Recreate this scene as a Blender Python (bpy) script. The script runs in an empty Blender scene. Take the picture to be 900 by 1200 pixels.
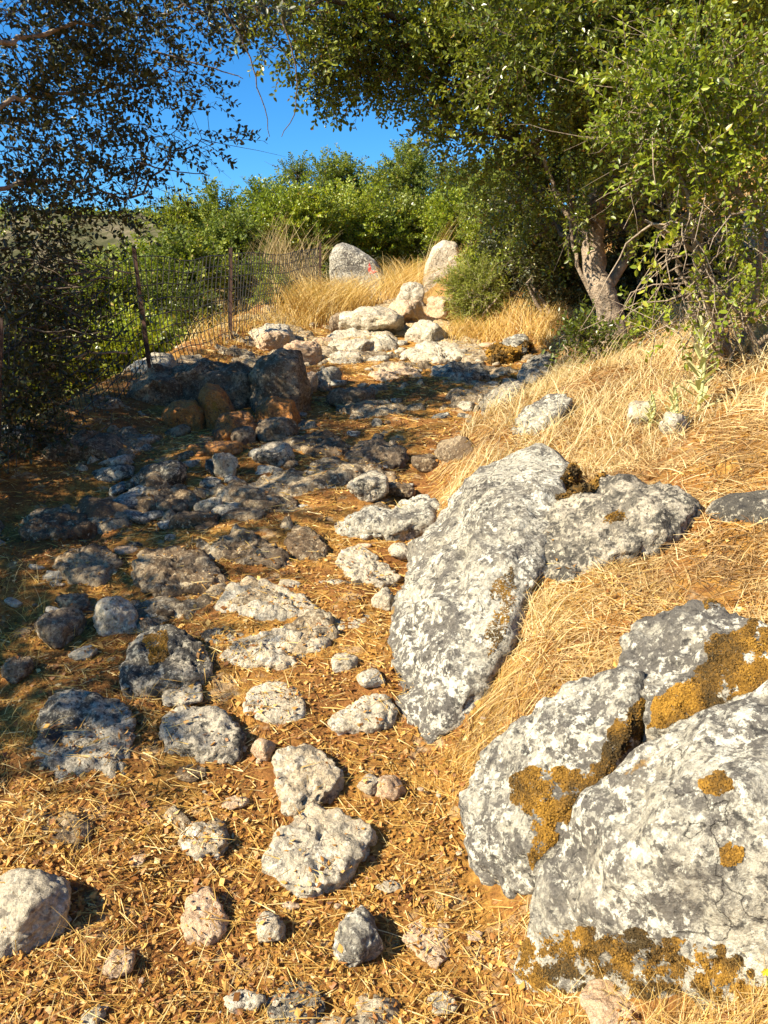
import bpy, bmesh, math
import numpy as np
from mathutils import Vector
from mathutils.bvhtree import BVHTree

R = math.radians
sc = bpy.context.scene
col = sc.collection

# ------------------------------------------------------------ camera, sky, sun
PITCH = R(13.0); F = 942.0; CAMZ = 1.55
cam = bpy.data.cameras.new("camera"); camo = bpy.data.objects.new("camera", cam); col.objects.link(camo)
camo.location = (0, 0, CAMZ); camo.rotation_euler = (math.pi/2-PITCH, 0, 0)
cam.sensor_fit = 'VERTICAL'; cam.sensor_height = 24; cam.sensor_width = 24
cam.lens = F/1200*24; cam.clip_start = 0.05; cam.clip_end = 3000
sc.camera = camo

L = np.array([-0.68, -0.40, 0.60]); L /= np.linalg.norm(L)
w = bpy.data.worlds.new("World"); sc.world = w; w.use_nodes = True
nt = w.node_tree; bg = nt.nodes['Background']
sky = nt.nodes.new('ShaderNodeTexSky'); sky.sky_type = 'NISHITA'; sky.sun_disc = False
sky.sun_elevation = math.asin(L[2]); sky.sun_rotation = math.atan2(L[0], L[1])
sky.altitude = 600; sky.air_density = 1.0; sky.dust_density = 0.2; sky.ozone_density = 3.0
hs = nt.nodes.new('ShaderNodeHueSaturation'); hs.inputs['Saturation'].default_value = 1.3
nt.links.new(sky.outputs[0], hs.inputs['Color']); tn = nt.nodes.new('ShaderNodeMix'); tn.data_type = 'RGBA'; tn.blend_type = 'MULTIPLY'; tn.inputs[0].default_value = 1; tn.inputs[7].default_value = (.68, 1.05, 1.25, 1)
nt.links.new(hs.outputs[0], tn.inputs[6]); nt.links.new(tn.outputs[2], bg.inputs['Color'])
bg.inputs['Strength'].default_value = 0.066
hs.inputs['Hue'].default_value = 0.497
sun = bpy.data.lights.new("sun", 'SUN'); suno = bpy.data.objects.new("sun", sun); col.objects.link(suno)
sun.energy = 5.0; sun.angle = R(0.53); sun.color = (1.0, 0.905, 0.72)
suno.rotation_euler = Vector(tuple(L)).to_track_quat('Z', 'Y').to_euler()
sc.view_settings.view_transform = 'Standard'; sc.view_settings.look = 'None'
sc.view_settings.exposure = 1.38; sc.view_settings.gamma = 1.0

# ------------------------------------------------------------ noise
rng = np.random.default_rng(7)
_perm = np.random.default_rng(3).permutation(512); _perm = np.concatenate([_perm, _perm])
_g = np.random.default_rng(4).normal(size=(512, 3)); _g /= np.linalg.norm(_g, axis=1)[:, None]
def perlin(p):
    p = np.asarray(p, float); i = np.floor(p).astype(int); f = p-i; i &= 255
    u = f*f*f*(f*(f*6-15)+10); out = 0
    for dx in (0, 1):
        wx = u[:, 0] if dx else 1-u[:, 0]
        for dy in (0, 1):
            wy = u[:, 1] if dy else 1-u[:, 1]
            for dz in (0, 1):
                wz = u[:, 2] if dz else 1-u[:, 2]
                h = _perm[(_perm[(_perm[(i[:, 0]+dx) & 255]+i[:, 1]+dy) & 511]+i[:, 2]+dz) & 511]
                g = _g[h & 511]
                out = out + wx*wy*wz*(g*(f-np.array([dx, dy, dz]))).sum(1)
    return out
def fbm(p, oct=4, gain=.5):
    p = np.asarray(p, float); a = 1; s = 0
    for k in range(oct):
        s = s + a*perlin(p+k*17.3); p = p*2.03; a *= gain
    return s
def ridge(p, oct=4, gain=.5):
    p = np.asarray(p, float); a = 1; s = 0
    for k in range(oct):
        s = s + a*(1-2*np.abs(perlin(p+k*9.1))*1.6); p = p*2.1; a *= gain
    return s
def ss(a, b, x): t = np.clip((x-a)/(b-a), 0, 1); return t*t*(3-2*t)

# ------------------------------------------------------------ terrain
def smooth_interp(y, ys, vs): return np.interp(y, ys, vs)
XB = ([-10, 0, 1.5, 2.4, 3.6, 4.8, 5.6, 6.4, 8, 9, 10, 12, 15, 18, 40], [.6, .4, .27, .12, .14, .28, .75, 1.15, 1.6, 1.3, 1.0, .75, .5, 1.5, 5])
XL = ([-10, 0, 4.5, 6.6, 8.4, 12, 16, 30, 60], [-2.6, -2.4, -2.35, -2.05, -1.75, -1.5, -1.7, -4, -8])
def terrain(x, y, detail=True):
    x = np.asarray(x, float); y = np.asarray(y, float)
    z = .155*np.clip(y, -12, 15)+.05*np.clip(y-15, 0, 25)
    d = x-np.interp(y, *XB)
    amp = np.interp(y, [0, 5, 6.5, 9, 11, 30], [.34, .3, .16, .2, .3, .3])
    z = z+amp*ss(-.05, .38, d)+.33*np.clip(d-.3, 0, 2.0)+.55*np.clip(d-2.3, 0, 16)
    e = np.interp(y, *XL)-x
    z = z-.5*ss(0, .6, e)*np.clip(e, 0, 14)
    z = z+.12*ss(.9, 0, np.abs(e))*ss(3, 6, y)
    far = np.clip((np.hypot(x, y)-30)/40, 0, 1)
    if detail:
        p = np.stack([x, y, x*0], -1).reshape(-1, 3)
        bk = (d > .15).reshape(-1)
        n = fbm(p*.9, 3)*.10+fbm(p*5+40, 3)*np.where(bk, .045, .034)
        near = (np.hypot(p[:, 0], p[:, 1]) < 14)
        if near.any():
            q = np.zeros(len(p)); q[near] = fbm(p[near]*22+9, 2)*.009
            n = n+q
        n = n+fbm(p*.12+5, 3)*far.reshape(-1)*3
        z = z+n.reshape(x.shape)
    return z
FW = np.array([0, math.cos(PITCH), -math.sin(PITCH)]); UP = np.array([0, math.sin(PITCH), math.cos(PITCH)])
CP = np.array([0, 0, CAMZ])
def ray(u, v):
    d = FW+np.array([1, 0, 0])*(u-450)/F+UP*(600-v)/F
    return d
def PT(u, v, Y):
    d = ray(u, v); return CP+d*(Y/d[1])
def proj(P):
    q = np.asarray(P)-CP; dd = q@FW; return 450+F*q[..., 0]/dd, 600-F*(q@UP)/dd
_T = np.concatenate([np.linspace(.5, 6, 500), np.linspace(6, 40, 1200)[1:]])
def G(u, v, lift=0.0):
    d = ray(u, v); P = CP+d[None]*_T[:, None]
    below = P[:, 2] < terrain(P[:, 0], P[:, 1], False)+lift
    i = np.argmax(below) if below.any() else len(_T)-1
    a, b = _T[max(i-1, 0)], _T[i]
    ts = np.linspace(a, b, 12); P = CP+d[None]*ts[:, None]
    below = P[:, 2] < terrain(P[:, 0], P[:, 1], True)+lift
    j = np.argmax(below) if below.any() else 11
    return P[j]

# ------------------------------------------------------------ helpers
def mesh_np(name, V, Q, mat=None, parent=None, tint=None, smooth=False, link=True):
    V = np.asarray(V, np.float32); Q = np.asarray(Q, np.int32); k = Q.shape[1]
    me = bpy.data.meshes.new(name)
    me.vertices.add(len(V)); me.vertices.foreach_set('co', V.ravel())
    me.loops.add(Q.size); me.loops.foreach_set('vertex_index', Q.ravel())
    me.polygons.add(len(Q)); me.polygons.foreach_set('loop_start', np.arange(0, Q.size, k, dtype=np.int32))
    try: me.polygons.foreach_set('loop_total', np.full(len(Q), k, np.int32))
    except Exception: pass
    me.polygons.foreach_set('use_smooth', np.full(len(Q), smooth, bool))
    if tint is not None:
        a = me.attributes.new('tint', 'FLOAT', 'FACE'); a.data.foreach_set('value', np.asarray(tint, np.float32))
    me.update(calc_edges=True)
    if mat: me.materials.append(mat)
    o = bpy.data.objects.new(name, me)
    if link: col.objects.link(o)
    if parent: setpar(o, parent)
    return o
def setpar(o, parent):
    o.parent = parent
    o.location = Vector(o.location)-Vector(parent.location)
def tag(o, label=None, cat=None, group=None, kind=None):
    if label: o['label'] = label
    if cat: o['category'] = cat
    if group: o['group'] = group
    if kind: o['kind'] = kind
    return o
def empty(name, loc):
    o = bpy.data.objects.new(name, None); o.location = tuple(loc); col.objects.link(o); o.empty_display_size = .1
    return o
class Geo:
    def __init__(s): s.V = []; s.Q = []; s.T = []; s.n = 0
    def add(s, V, Q, t=None):
        V = np.asarray(V); Q = np.asarray(Q); s.V.append(V); s.Q.append(Q+s.n); s.n += len(V)
        s.T.append(np.full(len(Q), .5) if t is None else np.broadcast_to(t, len(Q)))
    def build(s, name, mat, parent=None, smooth=False):
        return mesh_np(name, np.concatenate(s.V), np.concatenate(s.Q), mat, parent, np.concatenate(s.T), smooth)
def tube(P, rad, n=6):
    P = np.asarray(P, float); rad = np.broadcast_to(rad, len(P))
    T = np.gradient(P, axis=0); T /= np.linalg.norm(T, axis=1)[:, None]+1e-9
    ref = np.array([0, 0, 1.]) if abs(T[0][2]) < .8 else np.array([1., 0, 0])
    A = np.cross(T, ref); A /= np.linalg.norm(A, axis=1)[:, None]+1e-9; B = np.cross(T, A)
    a = np.linspace(0, 2*np.pi, n, endpoint=False)
    V = P[:, None]+rad[:, None, None]*(A[:, None]*np.cos(a)[None, :, None]+B[:, None]*np.sin(a)[None, :, None])
    m = len(P); i = np.arange(m-1)[:, None]*n; j = np.arange(n)[None]; k = (j+1) % n
    Q = np.stack([i+j, i+k, i+n+k, i+n+j], -1).reshape(-1, 4)
    V = V.reshape(-1, 3); return V, Q
def curve(P, n=12, wob=0, seed=0):
    P = np.asarray(P, float); t = np.linspace(0, len(P)-1, n); out = np.zeros((n, 3))
    for k, tt in enumerate(t):
        i = min(int(tt), len(P)-2); f = tt-i
        p0 = P[max(i-1, 0)]; p1 = P[i]; p2 = P[i+1]; p3 = P[min(i+2, len(P)-1)]
        out[k] = .5*((2*p1)+(-p0+p2)*f+(2*p0-5*p1+4*p2-p3)*f*f+(-p0+3*p1-3*p2+p3)*f**3)
    if wob:
        w_ = np.random.default_rng(seed).normal(size=(n, 3))*wob; w_[0] = 0; out += w_
    return out

# ------------------------------------------------------------ materials
class NT:
    def __init__(s, name):
        s.m = bpy.data.materials.new(name); s.m.use_nodes = True; s.t = s.m.node_tree; s.n = s.t.nodes; s.n.clear()
        s.out = s.n.new('ShaderNodeOutputMaterial')
    def l(s, a, b): s.t.links.new(a, b)
    def pos(s): return s.n.new('ShaderNodeNewGeometry').outputs['Position']
    def noise(s, vec, scale, detail=4, rough=.5, off=0):
        if off:
            a = s.n.new('ShaderNodeVectorMath'); a.operation = 'ADD'; s.l(vec, a.inputs[0]); a.inputs[1].default_value = (off, off*1.3, off*.7); vec = a.outputs[0]
        n = s.n.new('ShaderNodeTexNoise'); n.inputs['Scale'].default_value = scale; n.inputs['Detail'].default_value = detail
        n.inputs['Roughness'].default_value = rough; s.l(vec, n.inputs['Vector']); return n.outputs[0]
    def voro(s, vec, scale, feat='F1'):
        n = s.n.new('ShaderNodeTexVoronoi'); n.feature = feat; n.inputs['Scale'].default_value = scale; s.l(vec, n.inputs['Vector']); return n.outputs['Distance']
    def mr(s, x, a, b, c=0., d=1.):
        n = s.n.new('ShaderNodeMapRange'); n.inputs[1].default_value = a; n.inputs[2].default_value = b; n.inputs[3].default_value = c; n.inputs[4].default_value = d
        n.clamp = True; s.l(x, n.inputs[0]); return n.outputs[0]
    def mix(s, f, a, b, bt='MIX'):
        n = s.n.new('ShaderNodeMix'); n.data_type = 'RGBA'; n.blend_type = bt
        for v, i in ((f, 0), (a, 6), (b, 7)):
            if isinstance(v, (tuple, list)): n.inputs[i].default_value = (*v[:3], 1)
            elif isinstance(v, (int, float)): n.inputs[i].default_value = v
            else: s.l(v, n.inputs[i])
        return n.outputs[2]
    def math(s, op, a, b=0.):
        n = s.n.new('ShaderNodeMath'); n.operation = op
        for v, i in ((a, 0), (b, 1)):
            if isinstance(v, (int, float)): n.inputs[i].default_value = v
            else: s.l(v, n.inputs[i])
        return n.outputs[0]
    def ramp(s, x, stops):
        n = s.n.new('ShaderNodeValToRGB'); e = n.color_ramp.elements
        while len(e) < len(stops): e.new(.5)
        for k, (p, c) in enumerate(stops): e[k].position = p; e[k].color = (*c, 1)
        s.l(x, n.inputs[0]); return n.outputs[0]
    def bump(s, h, strength, dist, nrm=None):
        n = s.n.new('ShaderNodeBump'); n.inputs['Strength'].default_value = strength; n.inputs['Distance'].default_value = dist
        s.l(h, n.inputs['Height'])
        if nrm is not None: s.l(nrm, n.inputs['Normal'])
        return n.outputs[0]
    def princ(s, color, rough=.9, nrm=None, spec=.3):
        p = s.n.new('ShaderNodeBsdfPrincipled')
        if isinstance(color, tuple): p.inputs['Base Color'].default_value = (*color, 1)
        else: s.l(color, p.inputs['Base Color'])
        p.inputs['Roughness'].default_value = rough; p.inputs['Specular IOR Level'].default_value = spec
        if nrm is not None: s.l(nrm, p.inputs['Normal'])
        s.l(p.outputs[0], s.out.inputs[0]); return s.m
    def attr(s, name='tint'):
        a = s.n.new('ShaderNodeAttribute'); a.attribute_name = name; return a.outputs['Fac']

def rock_mat(name, dark, light, white, cov=.47, wcov=.56, orange=.66, sc1=3.2, black=.5, tan=(.50, .38, .22), cracks=False):
    m = NT(name); p = m.pos()
    # warp the position a little for ragged patch edges
    n1 = m.math('ADD', m.math('MULTIPLY', m.noise(p, sc1*1.7, 12, .74), .52), m.math('MULTIPLY', m.noise(p, sc1*.33, 8, .62, 41.), .48))
    n2 = m.math('ADD', m.math('MULTIPLY', m.noise(p, sc1*5, 10, .72, 3.1), .7), m.math('MULTIPLY', m.noise(p, sc1*.8, 5, .6, 61.), .3))
    n3 = m.noise(p, 34, 6, .6, 7.7)
    c = m.mix(m.mr(n1, cov-.025, cov+.02), dark, light)
    c = m.mix(m.math('MULTIPLY', m.mr(m.noise(p, 2.2, 6, .6, 11.), .5, .62), .6), c, tan)
    c = m.mix(m.mr(n2, wcov-.025, wcov+.005), c, white)
    n4 = m.noise(p, sc1*7, 8, .65, 21.)
    c = m.mix(m.mr(n4, .56, .60, 0, .85), c, tuple(x*.7 for x in dark))
    gz = m.noise(p, 2.7, 5, .6, 55.); n5 = m.math('ADD', m.noise(p, 62, 7, .7, 33.), m.mr(gz, .3, .7, -.07, .07))
    c = m.mix(m.mr(n5, .52, .57, 0, .45), c, tuple(x*.95 for x in dark))
    n6 = m.math('ADD', m.noise(p, 48, 7, .7, 93.), m.mr(gz, .3, .7, .06, -.06))
    c = m.mix(m.mr(n6, .55, .59, 0, .45), c, white)
    c = m.mix(m.mr(n3, .60, .66, 0, black), c, (.035, .032, .03))
    og = m.noise(p, 5.0, 8, .65, 15.)
    c = m.mix(m.mr(og, orange, orange+.04, 0, .85), c, (.36, .19, .03))
    if cracks:
        wv = m.n.new('ShaderNodeVectorMath'); wv.operation = 'ADD'; m.l(p, wv.inputs[0]); wn = m.n.new('ShaderNodeTexNoise'); wn.inputs['Scale'].default_value = 4; wn.inputs['Detail'].default_value = 8; m.l(p, wn.inputs['Vector'])
        ws = m.n.new('ShaderNodeVectorMath'); ws.operation = 'SCALE'; ws.inputs[3].default_value = .5; m.l(wn.outputs['Color'], ws.inputs[0]); m.l(ws.outputs[0], wv.inputs[1])
        cr = m.mr(m.voro(wv.outputs[0], 2.6, 'DISTANCE_TO_EDGE'), 0, .006); crm = m.mr(m.noise(p, 3, 3, .5, 77.), .41, .50)
        cr = m.math('MAXIMUM', cr, crm); c = m.mix(m.mr(cr, 0, 1, .35, 1), (.05, .04, .03), c)
    fine = m.noise(p, 130, 5, .7)
    c = m.mix(1.0, c, m.mr(fine, .3, .7, .72, 1.22), 'MULTIPLY')
    pit = m.mr(m.voro(p, 30), 0, .38, 0, 1)
    pit2 = m.mr(m.noise(p, 9, 9, .68, 2.), .35, .65)
    nb = m.bump(pit2, .8, .028); nb = m.bump(pit, .35, .008, nb); nb = m.bump(fine, .6, .004, nb)
    nb = m.bump(n2, .4, .006, nb)
    if cracks: nb = m.bump(cr, .8, .02, nb)
    return m.princ(c, .92, nb, .2)
M = {}
M['boulder'] = rock_mat('lichen_limestone', (.145, .128, .106), (.46, .415, .32), (.68, .63, .50), .503, .55, .68, 6.5, .8, (.46, .40, .29), True)
M['pale'] = rock_mat('pale_limestone', (.25, .21, .16), (.52, .44, .31), (.66, .58, .44), .43, .55, .72, 5, .6, (.56, .42, .25))
M['dark'] = rock_mat('shade_toned_limestone', (.14, .092, .052), (.38, .28, .165), (.56, .45, .29), .52, .60, .66, 5, .7, (.25, .19, .13))  # dark limestone, with shade partly painted into its colour and warmed against blue skylight
M['tan'] = rock_mat('tan_stone', (.40, .27, .16), (.60, .42, .26), (.72, .60, .45), .42, .60, .80, 9, .2, (.6, .36, .2))
M['orange'] = rock_mat('iron_stained_rock', (.17, .10, .06), (.45, .19, .05), (.52, .30, .12), .47, .66, .60, 6, .6, (.5, .2, .05))
M['mottled'] = rock_mat('mottled_limestone', (.085, .075, .06), (.48, .41, .30), (.68, .60, .44), .51, .60, .72, 9, .8, (.4, .34, .25))

M['bedrock'] = rock_mat('bedrock_limestone', (.16, .115, .07), (.44, .34, .21), (.62, .51, .34), .50, .57, .66, 6, .6, (.42, .29, .16))
M['track'] = rock_mat('worn_track_rock', (.34, .22, .10), (.50, .37, .20), (.60, .49, .32), .48, .58, .72, 6, .4, (.50, .34, .17))
def mk_ground():
    m = NT('ground_litter_soil'); p = m.pos()
    a = m.noise(p, 2.0, 6, .6); b = m.noise(p, 28, 8, .7, 4.); c3 = m.noise(p, 120, 4, .7, 9.)
    c = m.ramp(b, [(.25, (.10, .045, .014)), (.42, (.26, .12, .03)), (.55, (.42, .22, .05)), (.72, (.56, .34, .10))])
    c = m.mix(m.mr(a, .42, .55, 0, .75), c, (.22, .088, .030))
    c = m.mix(m.mr(m.noise(p, 7, 6, .6, 31.), .58, .64, 0, .7), c, (.50, .36, .20))
    c = m.mix(1.0, c, m.mr(c3, .3, .7, .55, 1.3), 'MULTIPLY')
    # far away the ground becomes scrubby grass
    sx = m.n.new('ShaderNodeVectorMath'); sx.operation = 'LENGTH'; m.l(p, sx.inputs[0])
    far = m.mr(sx.outputs['Value'], 11, 18)
    fc = m.ramp(m.noise(p, .7, 8, .7), [(.35, (.05, .06, .015)), (.5, (.16, .14, .05)), (.68, (.34, .26, .12))])
    c = m.mix(far, c, fc)
    nb = m.bump(b, .9, .02); nb = m.bump(c3, .8, .006, nb)
    return m.princ(c, .95, nb, .1)
M['ground'] = mk_ground()

def leaf_mat(name, stops, gloss=.35, trans=.35):
    m = NT(name); c = m.ramp(m.attr(), stops)
    d = m.n.new('ShaderNodeBsdfPrincipled'); m.l(c, d.inputs['Base Color']); d.inputs['Roughness'].default_value = gloss; d.inputs['Specular IOR Level'].default_value = .5
    t = m.n.new('ShaderNodeBsdfTranslucent'); tc = m.mix(1., c, (1.25, 1.2, .5), 'MULTIPLY'); m.l(tc, t.inputs['Color'])
    x = m.n.new('ShaderNodeMixShader'); x.inputs[0].default_value = trans; m.l(d.outputs[0], x.inputs[1]); m.l(t.outputs[0], x.inputs[2])
    m.l(x.outputs[0], m.out.inputs[0]); return m.m
M['oak'] = leaf_mat('oak_leaf', [(0, (.05, .07, .010)), (.45, (.16, .195, .022)), (.85, (.35, .37, .05)), (.97, (.30, .22, .05)), (1, (.35, .16, .04))], .32, .38)
M['shade_leaf'] = leaf_mat('shade_darkened_leaf', [(0, (.02, .026, .008)), (.5, (.045, .054, .012)), (.9, (.12, .11, .025)), (1, (.30, .22, .06))], .45, .15)  # leaf colour darkened to paint in backlit and shaded foliage
M['bright'] = leaf_mat('bright_leaf', [(0, (.08, .12, .010)), (.5, (.21, .265, .018)), (.88, (.38, .40, .03)), (1, (.38, .28, .06))], .4, .35)
M['bush'] = leaf_mat('bush_leaf', [(0, (.06, .09, .010)), (.5, (.15, .195, .016)), (.9, (.31, .33, .03)), (1, (.34, .26, .08))], .7, .35)
M['pine'] = leaf_mat('broom_leaf', [(0, (.14, .16, .018)), (.5, (.27, .29, .04)), (.9, (.40, .38, .08)), (1, (.45, .34, .12))], .6, .35)
M['mull'] = leaf_mat('woolly_leaf', [(0, (.36, .38, .15)), (.5, (.50, .50, .22)), (1, (.60, .55, .26))], .8, .25)
M['straw'] = leaf_mat('dry_straw', [(0, (.20, .10, .02)), (.3, (.42, .24, .05)), (.65, (.60, .39, .10)), (1, (.76, .61, .30))], .7, .3)
M['pale_straw'] = leaf_mat('pale_dry_straw', [(0, (.28, .16, .06)), (.35, (.52, .36, .15)), (.7, (.68, .53, .27)), (1, (.80, .70, .44))], .7, .3)
M['mat_straw'] = leaf_mat('matted_dry_straw', [(0, (.16, .085, .03)), (.35, (.38, .23, .085)), (.7, (.58, .41, .17)), (1, (.72, .58, .32))], .7, .25)
M['reed'] = leaf_mat('dry_reed', [(0, (.20, .13, .05)), (.5, (.38, .27, .11)), (1, (.56, .42, .20))], .7, .25)
M['litter'] = leaf_mat('dead_leaf', [(0, (.09, .032, .010)), (.3, (.28, .11, .022)), (.6, (.48, .24, .045)), (.85, (.62, .38, .10)), (1, (.70, .52, .24))], .6, .2)
M['moss'] = leaf_mat('dry_moss', [(0, (.06, .036, .008)), (.45, (.19, .095, .010)), (1, (.38, .20, .02))], .9, .15)
def bark(name, a, b, lich=.6):
    m = NT(name); p = m.pos(); n = m.noise(p, 14, 8, .7); n2 = m.noise(p, 40, 6, .7, 3.)
    c = m.mix(m.mr(n, .35, .65), a, b); c = m.mix(m.mr(n2, .58, .64, 0, lich), c, (.42, .38, .30))
    nb = m.bump(n2, 1., .012); nb = m.bump(m.mr(m.voro(p, 45), 0, .5), .7, .008, nb)
    return m.princ(c, .9, nb, .2)
M['bark'] = bark('oak_bark', (.17, .12, .08), (.42, .32, .22))
M['twig'] = bark('twig_bark', (.07, .05, .035), (.16, .12, .08), .2)
M['paletwig'] = bark('pale_twig_bark', (.22, .16, .11), (.38, .30, .21), .4)
m = NT('rusty_iron'); p = m.pos(); M['iron'] = m.princ(m.mix(m.mr(m.noise(p, 25, 6, .7), .4, .6), (.025, .014, .010), (.08, .035, .02)), .8, None, .4)
m = NT('old_wire'); M['wire'] = m.princ((.03, .026, .022), .6, None, .4)
m = NT('red_paint'); p = m.pos(); M['red'] = m.princ(m.mix(m.mr(m.noise(p, 22, 8, .75), .50, .56), (.55, .05, .035), (.60, .40, .32)), .8)
m = NT('yellow_petal'); M['yellow'] = m.princ((.80, .62, .02), .6)

# ------------------------------------------------------------ ground sheet
def axis(lo, hi, a, b, step):
    core = list(np.arange(a, b+1e-6, step)); s = step; x = b; up = []
    while x < hi: s *= 1.09; x += s; up.append(x)
    s = step; x = a; dn = []
    while x > lo: s *= 1.09; x -= s; dn.append(x)
    return np.array(dn[::-1]+core+up)
def grid(xs, ys, zf):
    X, Y = np.meshgrid(xs, ys); Z = zf(X, Y); V = np.stack([X, Y, Z], -1).reshape(-1, 3)
    n = len(xs); i = np.arange(len(ys)-1)[:, None]*n; j = np.arange(n-1)[None]
    return V, np.stack([i+j, i+j+1, i+n+j+1, i+n+j], -1).reshape(-1, 4)
V, Q = grid(axis(-900, 900, -3.2, 3.6, .022), axis(-300, 1500, .8, 9.5, .026), terrain)
tag(mesh_np('ground', V, Q, M['ground'], smooth=True), kind='structure')

m = NT('scrub_hillside'); p = m.pos()
hc = m.ramp(m.noise(p, .10, 10, .75), [(.38, (.03, .035, .012)), (.5, (.075, .07, .03)), (.60, (.15, .12, .07)), (.70, (.27, .23, .16))])
M['hill'] = m.princ(hc, .95, None, .1)
def hillz(x, y):
    r = ss(110, 270, y+.12*x)*ss(420, 300, y)
    sky_ = 37+.030*(-x)+2.0*np.sin(x*.02)
    p = np.stack([x, y, 0*x], -1).reshape(-1, 3)
    return -9+r*(sky_+9)*ss(200, -20, x)+(fbm(p*.02, 5)*3.5).reshape(x.shape)*r+(fbm(p*.14, 3)*.6).reshape(x.shape)*r
V, Q = grid(np.linspace(-420, 240, 260), np.linspace(105, 430, 150), hillz)
tag(mesh_np('hill', V, Q, M['hill'], smooth=True), kind='structure')

XBf = lambda y: np.interp(y, *XB)
XLf = lambda y: np.interp(y, *XL)
# ------------------------------------------------------------ rocks
_ico = {}
def ico(s):
    if s not in _ico:
        bm = bmesh.new(); bmesh.ops.create_icosphere(bm, subdivisions=s, radius=1)
        V = np.array([v.co[:] for v in bm.verts]); Fc = np.array([[v.index for v in f.verts] for f in bm.faces]); bm.free()
        V /= np.linalg.norm(V, axis=1)[:, None]; _ico[s] = (V, Fc)
    return _ico[s]
def neigh_smooth(V, Fc, it=1):
    n = len(V); E = np.concatenate([Fc[:, [0, 1]], Fc[:, [1, 2]], Fc[:, [2, 0]]]); cnt = np.bincount(np.concatenate([E[:, 0], E[:, 1]]), minlength=n)[:, None]
    for _ in range(it):
        S = np.zeros_like(V)
        for k in range(3):
            S[:, k] = np.bincount(E[:, 0], V[E[:, 1], k], n)+np.bincount(E[:, 1], V[E[:, 0], k], n)
        V = .5*V+.5*S/cnt
    return V
def vnormals(V, Fc):
    n = np.cross(V[Fc[:, 1]]-V[Fc[:, 0]], V[Fc[:, 2]]-V[Fc[:, 0]]); N = np.zeros_like(V)
    for k in range(3):
        for c in range(3): N[:, c] += np.bincount(Fc[:, k], n[:, c], len(V))
    return N/(np.linalg.norm(N, axis=1)[:, None]+1e-12)
def unit_rock(seed, k=13, planes=14):
    """direction -> radius of a facetted stone, about 1"""
    r_ = np.random.default_rng(seed); n = r_.normal(size=(planes, 3)); n /= np.linalg.norm(n, axis=1)[:, None]
    n = np.concatenate([n, [[0, 0, 1.], [0, 0, -1], [1, 0, 0], [-1, 0, 0], [0, 1, 0], [0, -1, 0]]]); d = r_.uniform(.72, 1.0, len(n))
    def f(D):
        x = (D@n.T)/d; return k/np.log(np.exp(k*x).sum(1))*1.1
    return f
def roughen(V, Fc, size, seed, rough=1., pit=1.):
    N = vnormals(V, Fc); o = np.array([seed*3.7 % 50, seed*1.3 % 50, seed*7.1 % 50])
    q = V/size
    a = fbm(q*1.6+o, 4, .55)*.13+(ridge(q*2.6+o+9, 4, .55)-1.0)*.035
    c = fbm(q*6+o+31, 3, .6); a = a-np.clip(c-.18, 0, 1)*.14*pit
    zz = (q[:, 2]*3.1+q[:, 0]*.5+fbm(q*1.2+o+60, 3)*1.3); fr = np.abs(zz-np.floor(zz)-.5); a = a-np.clip(.14-fr, 0, .14)*.32*(.5+fbm(q*2+o+80, 2))*rough
    c2 = perlin(q*13+o+3); a = a-np.clip(c2-.25, 0, 1)*.08*pit+fbm(q*22+o, 2)*.008
    return V+N*(a*size*rough)[:, None]
ROCKS = []
def bvh_of(V, Fc): return BVHTree.FromPolygons([tuple(v) for v in V], [tuple(f) for f in Fc])
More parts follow.
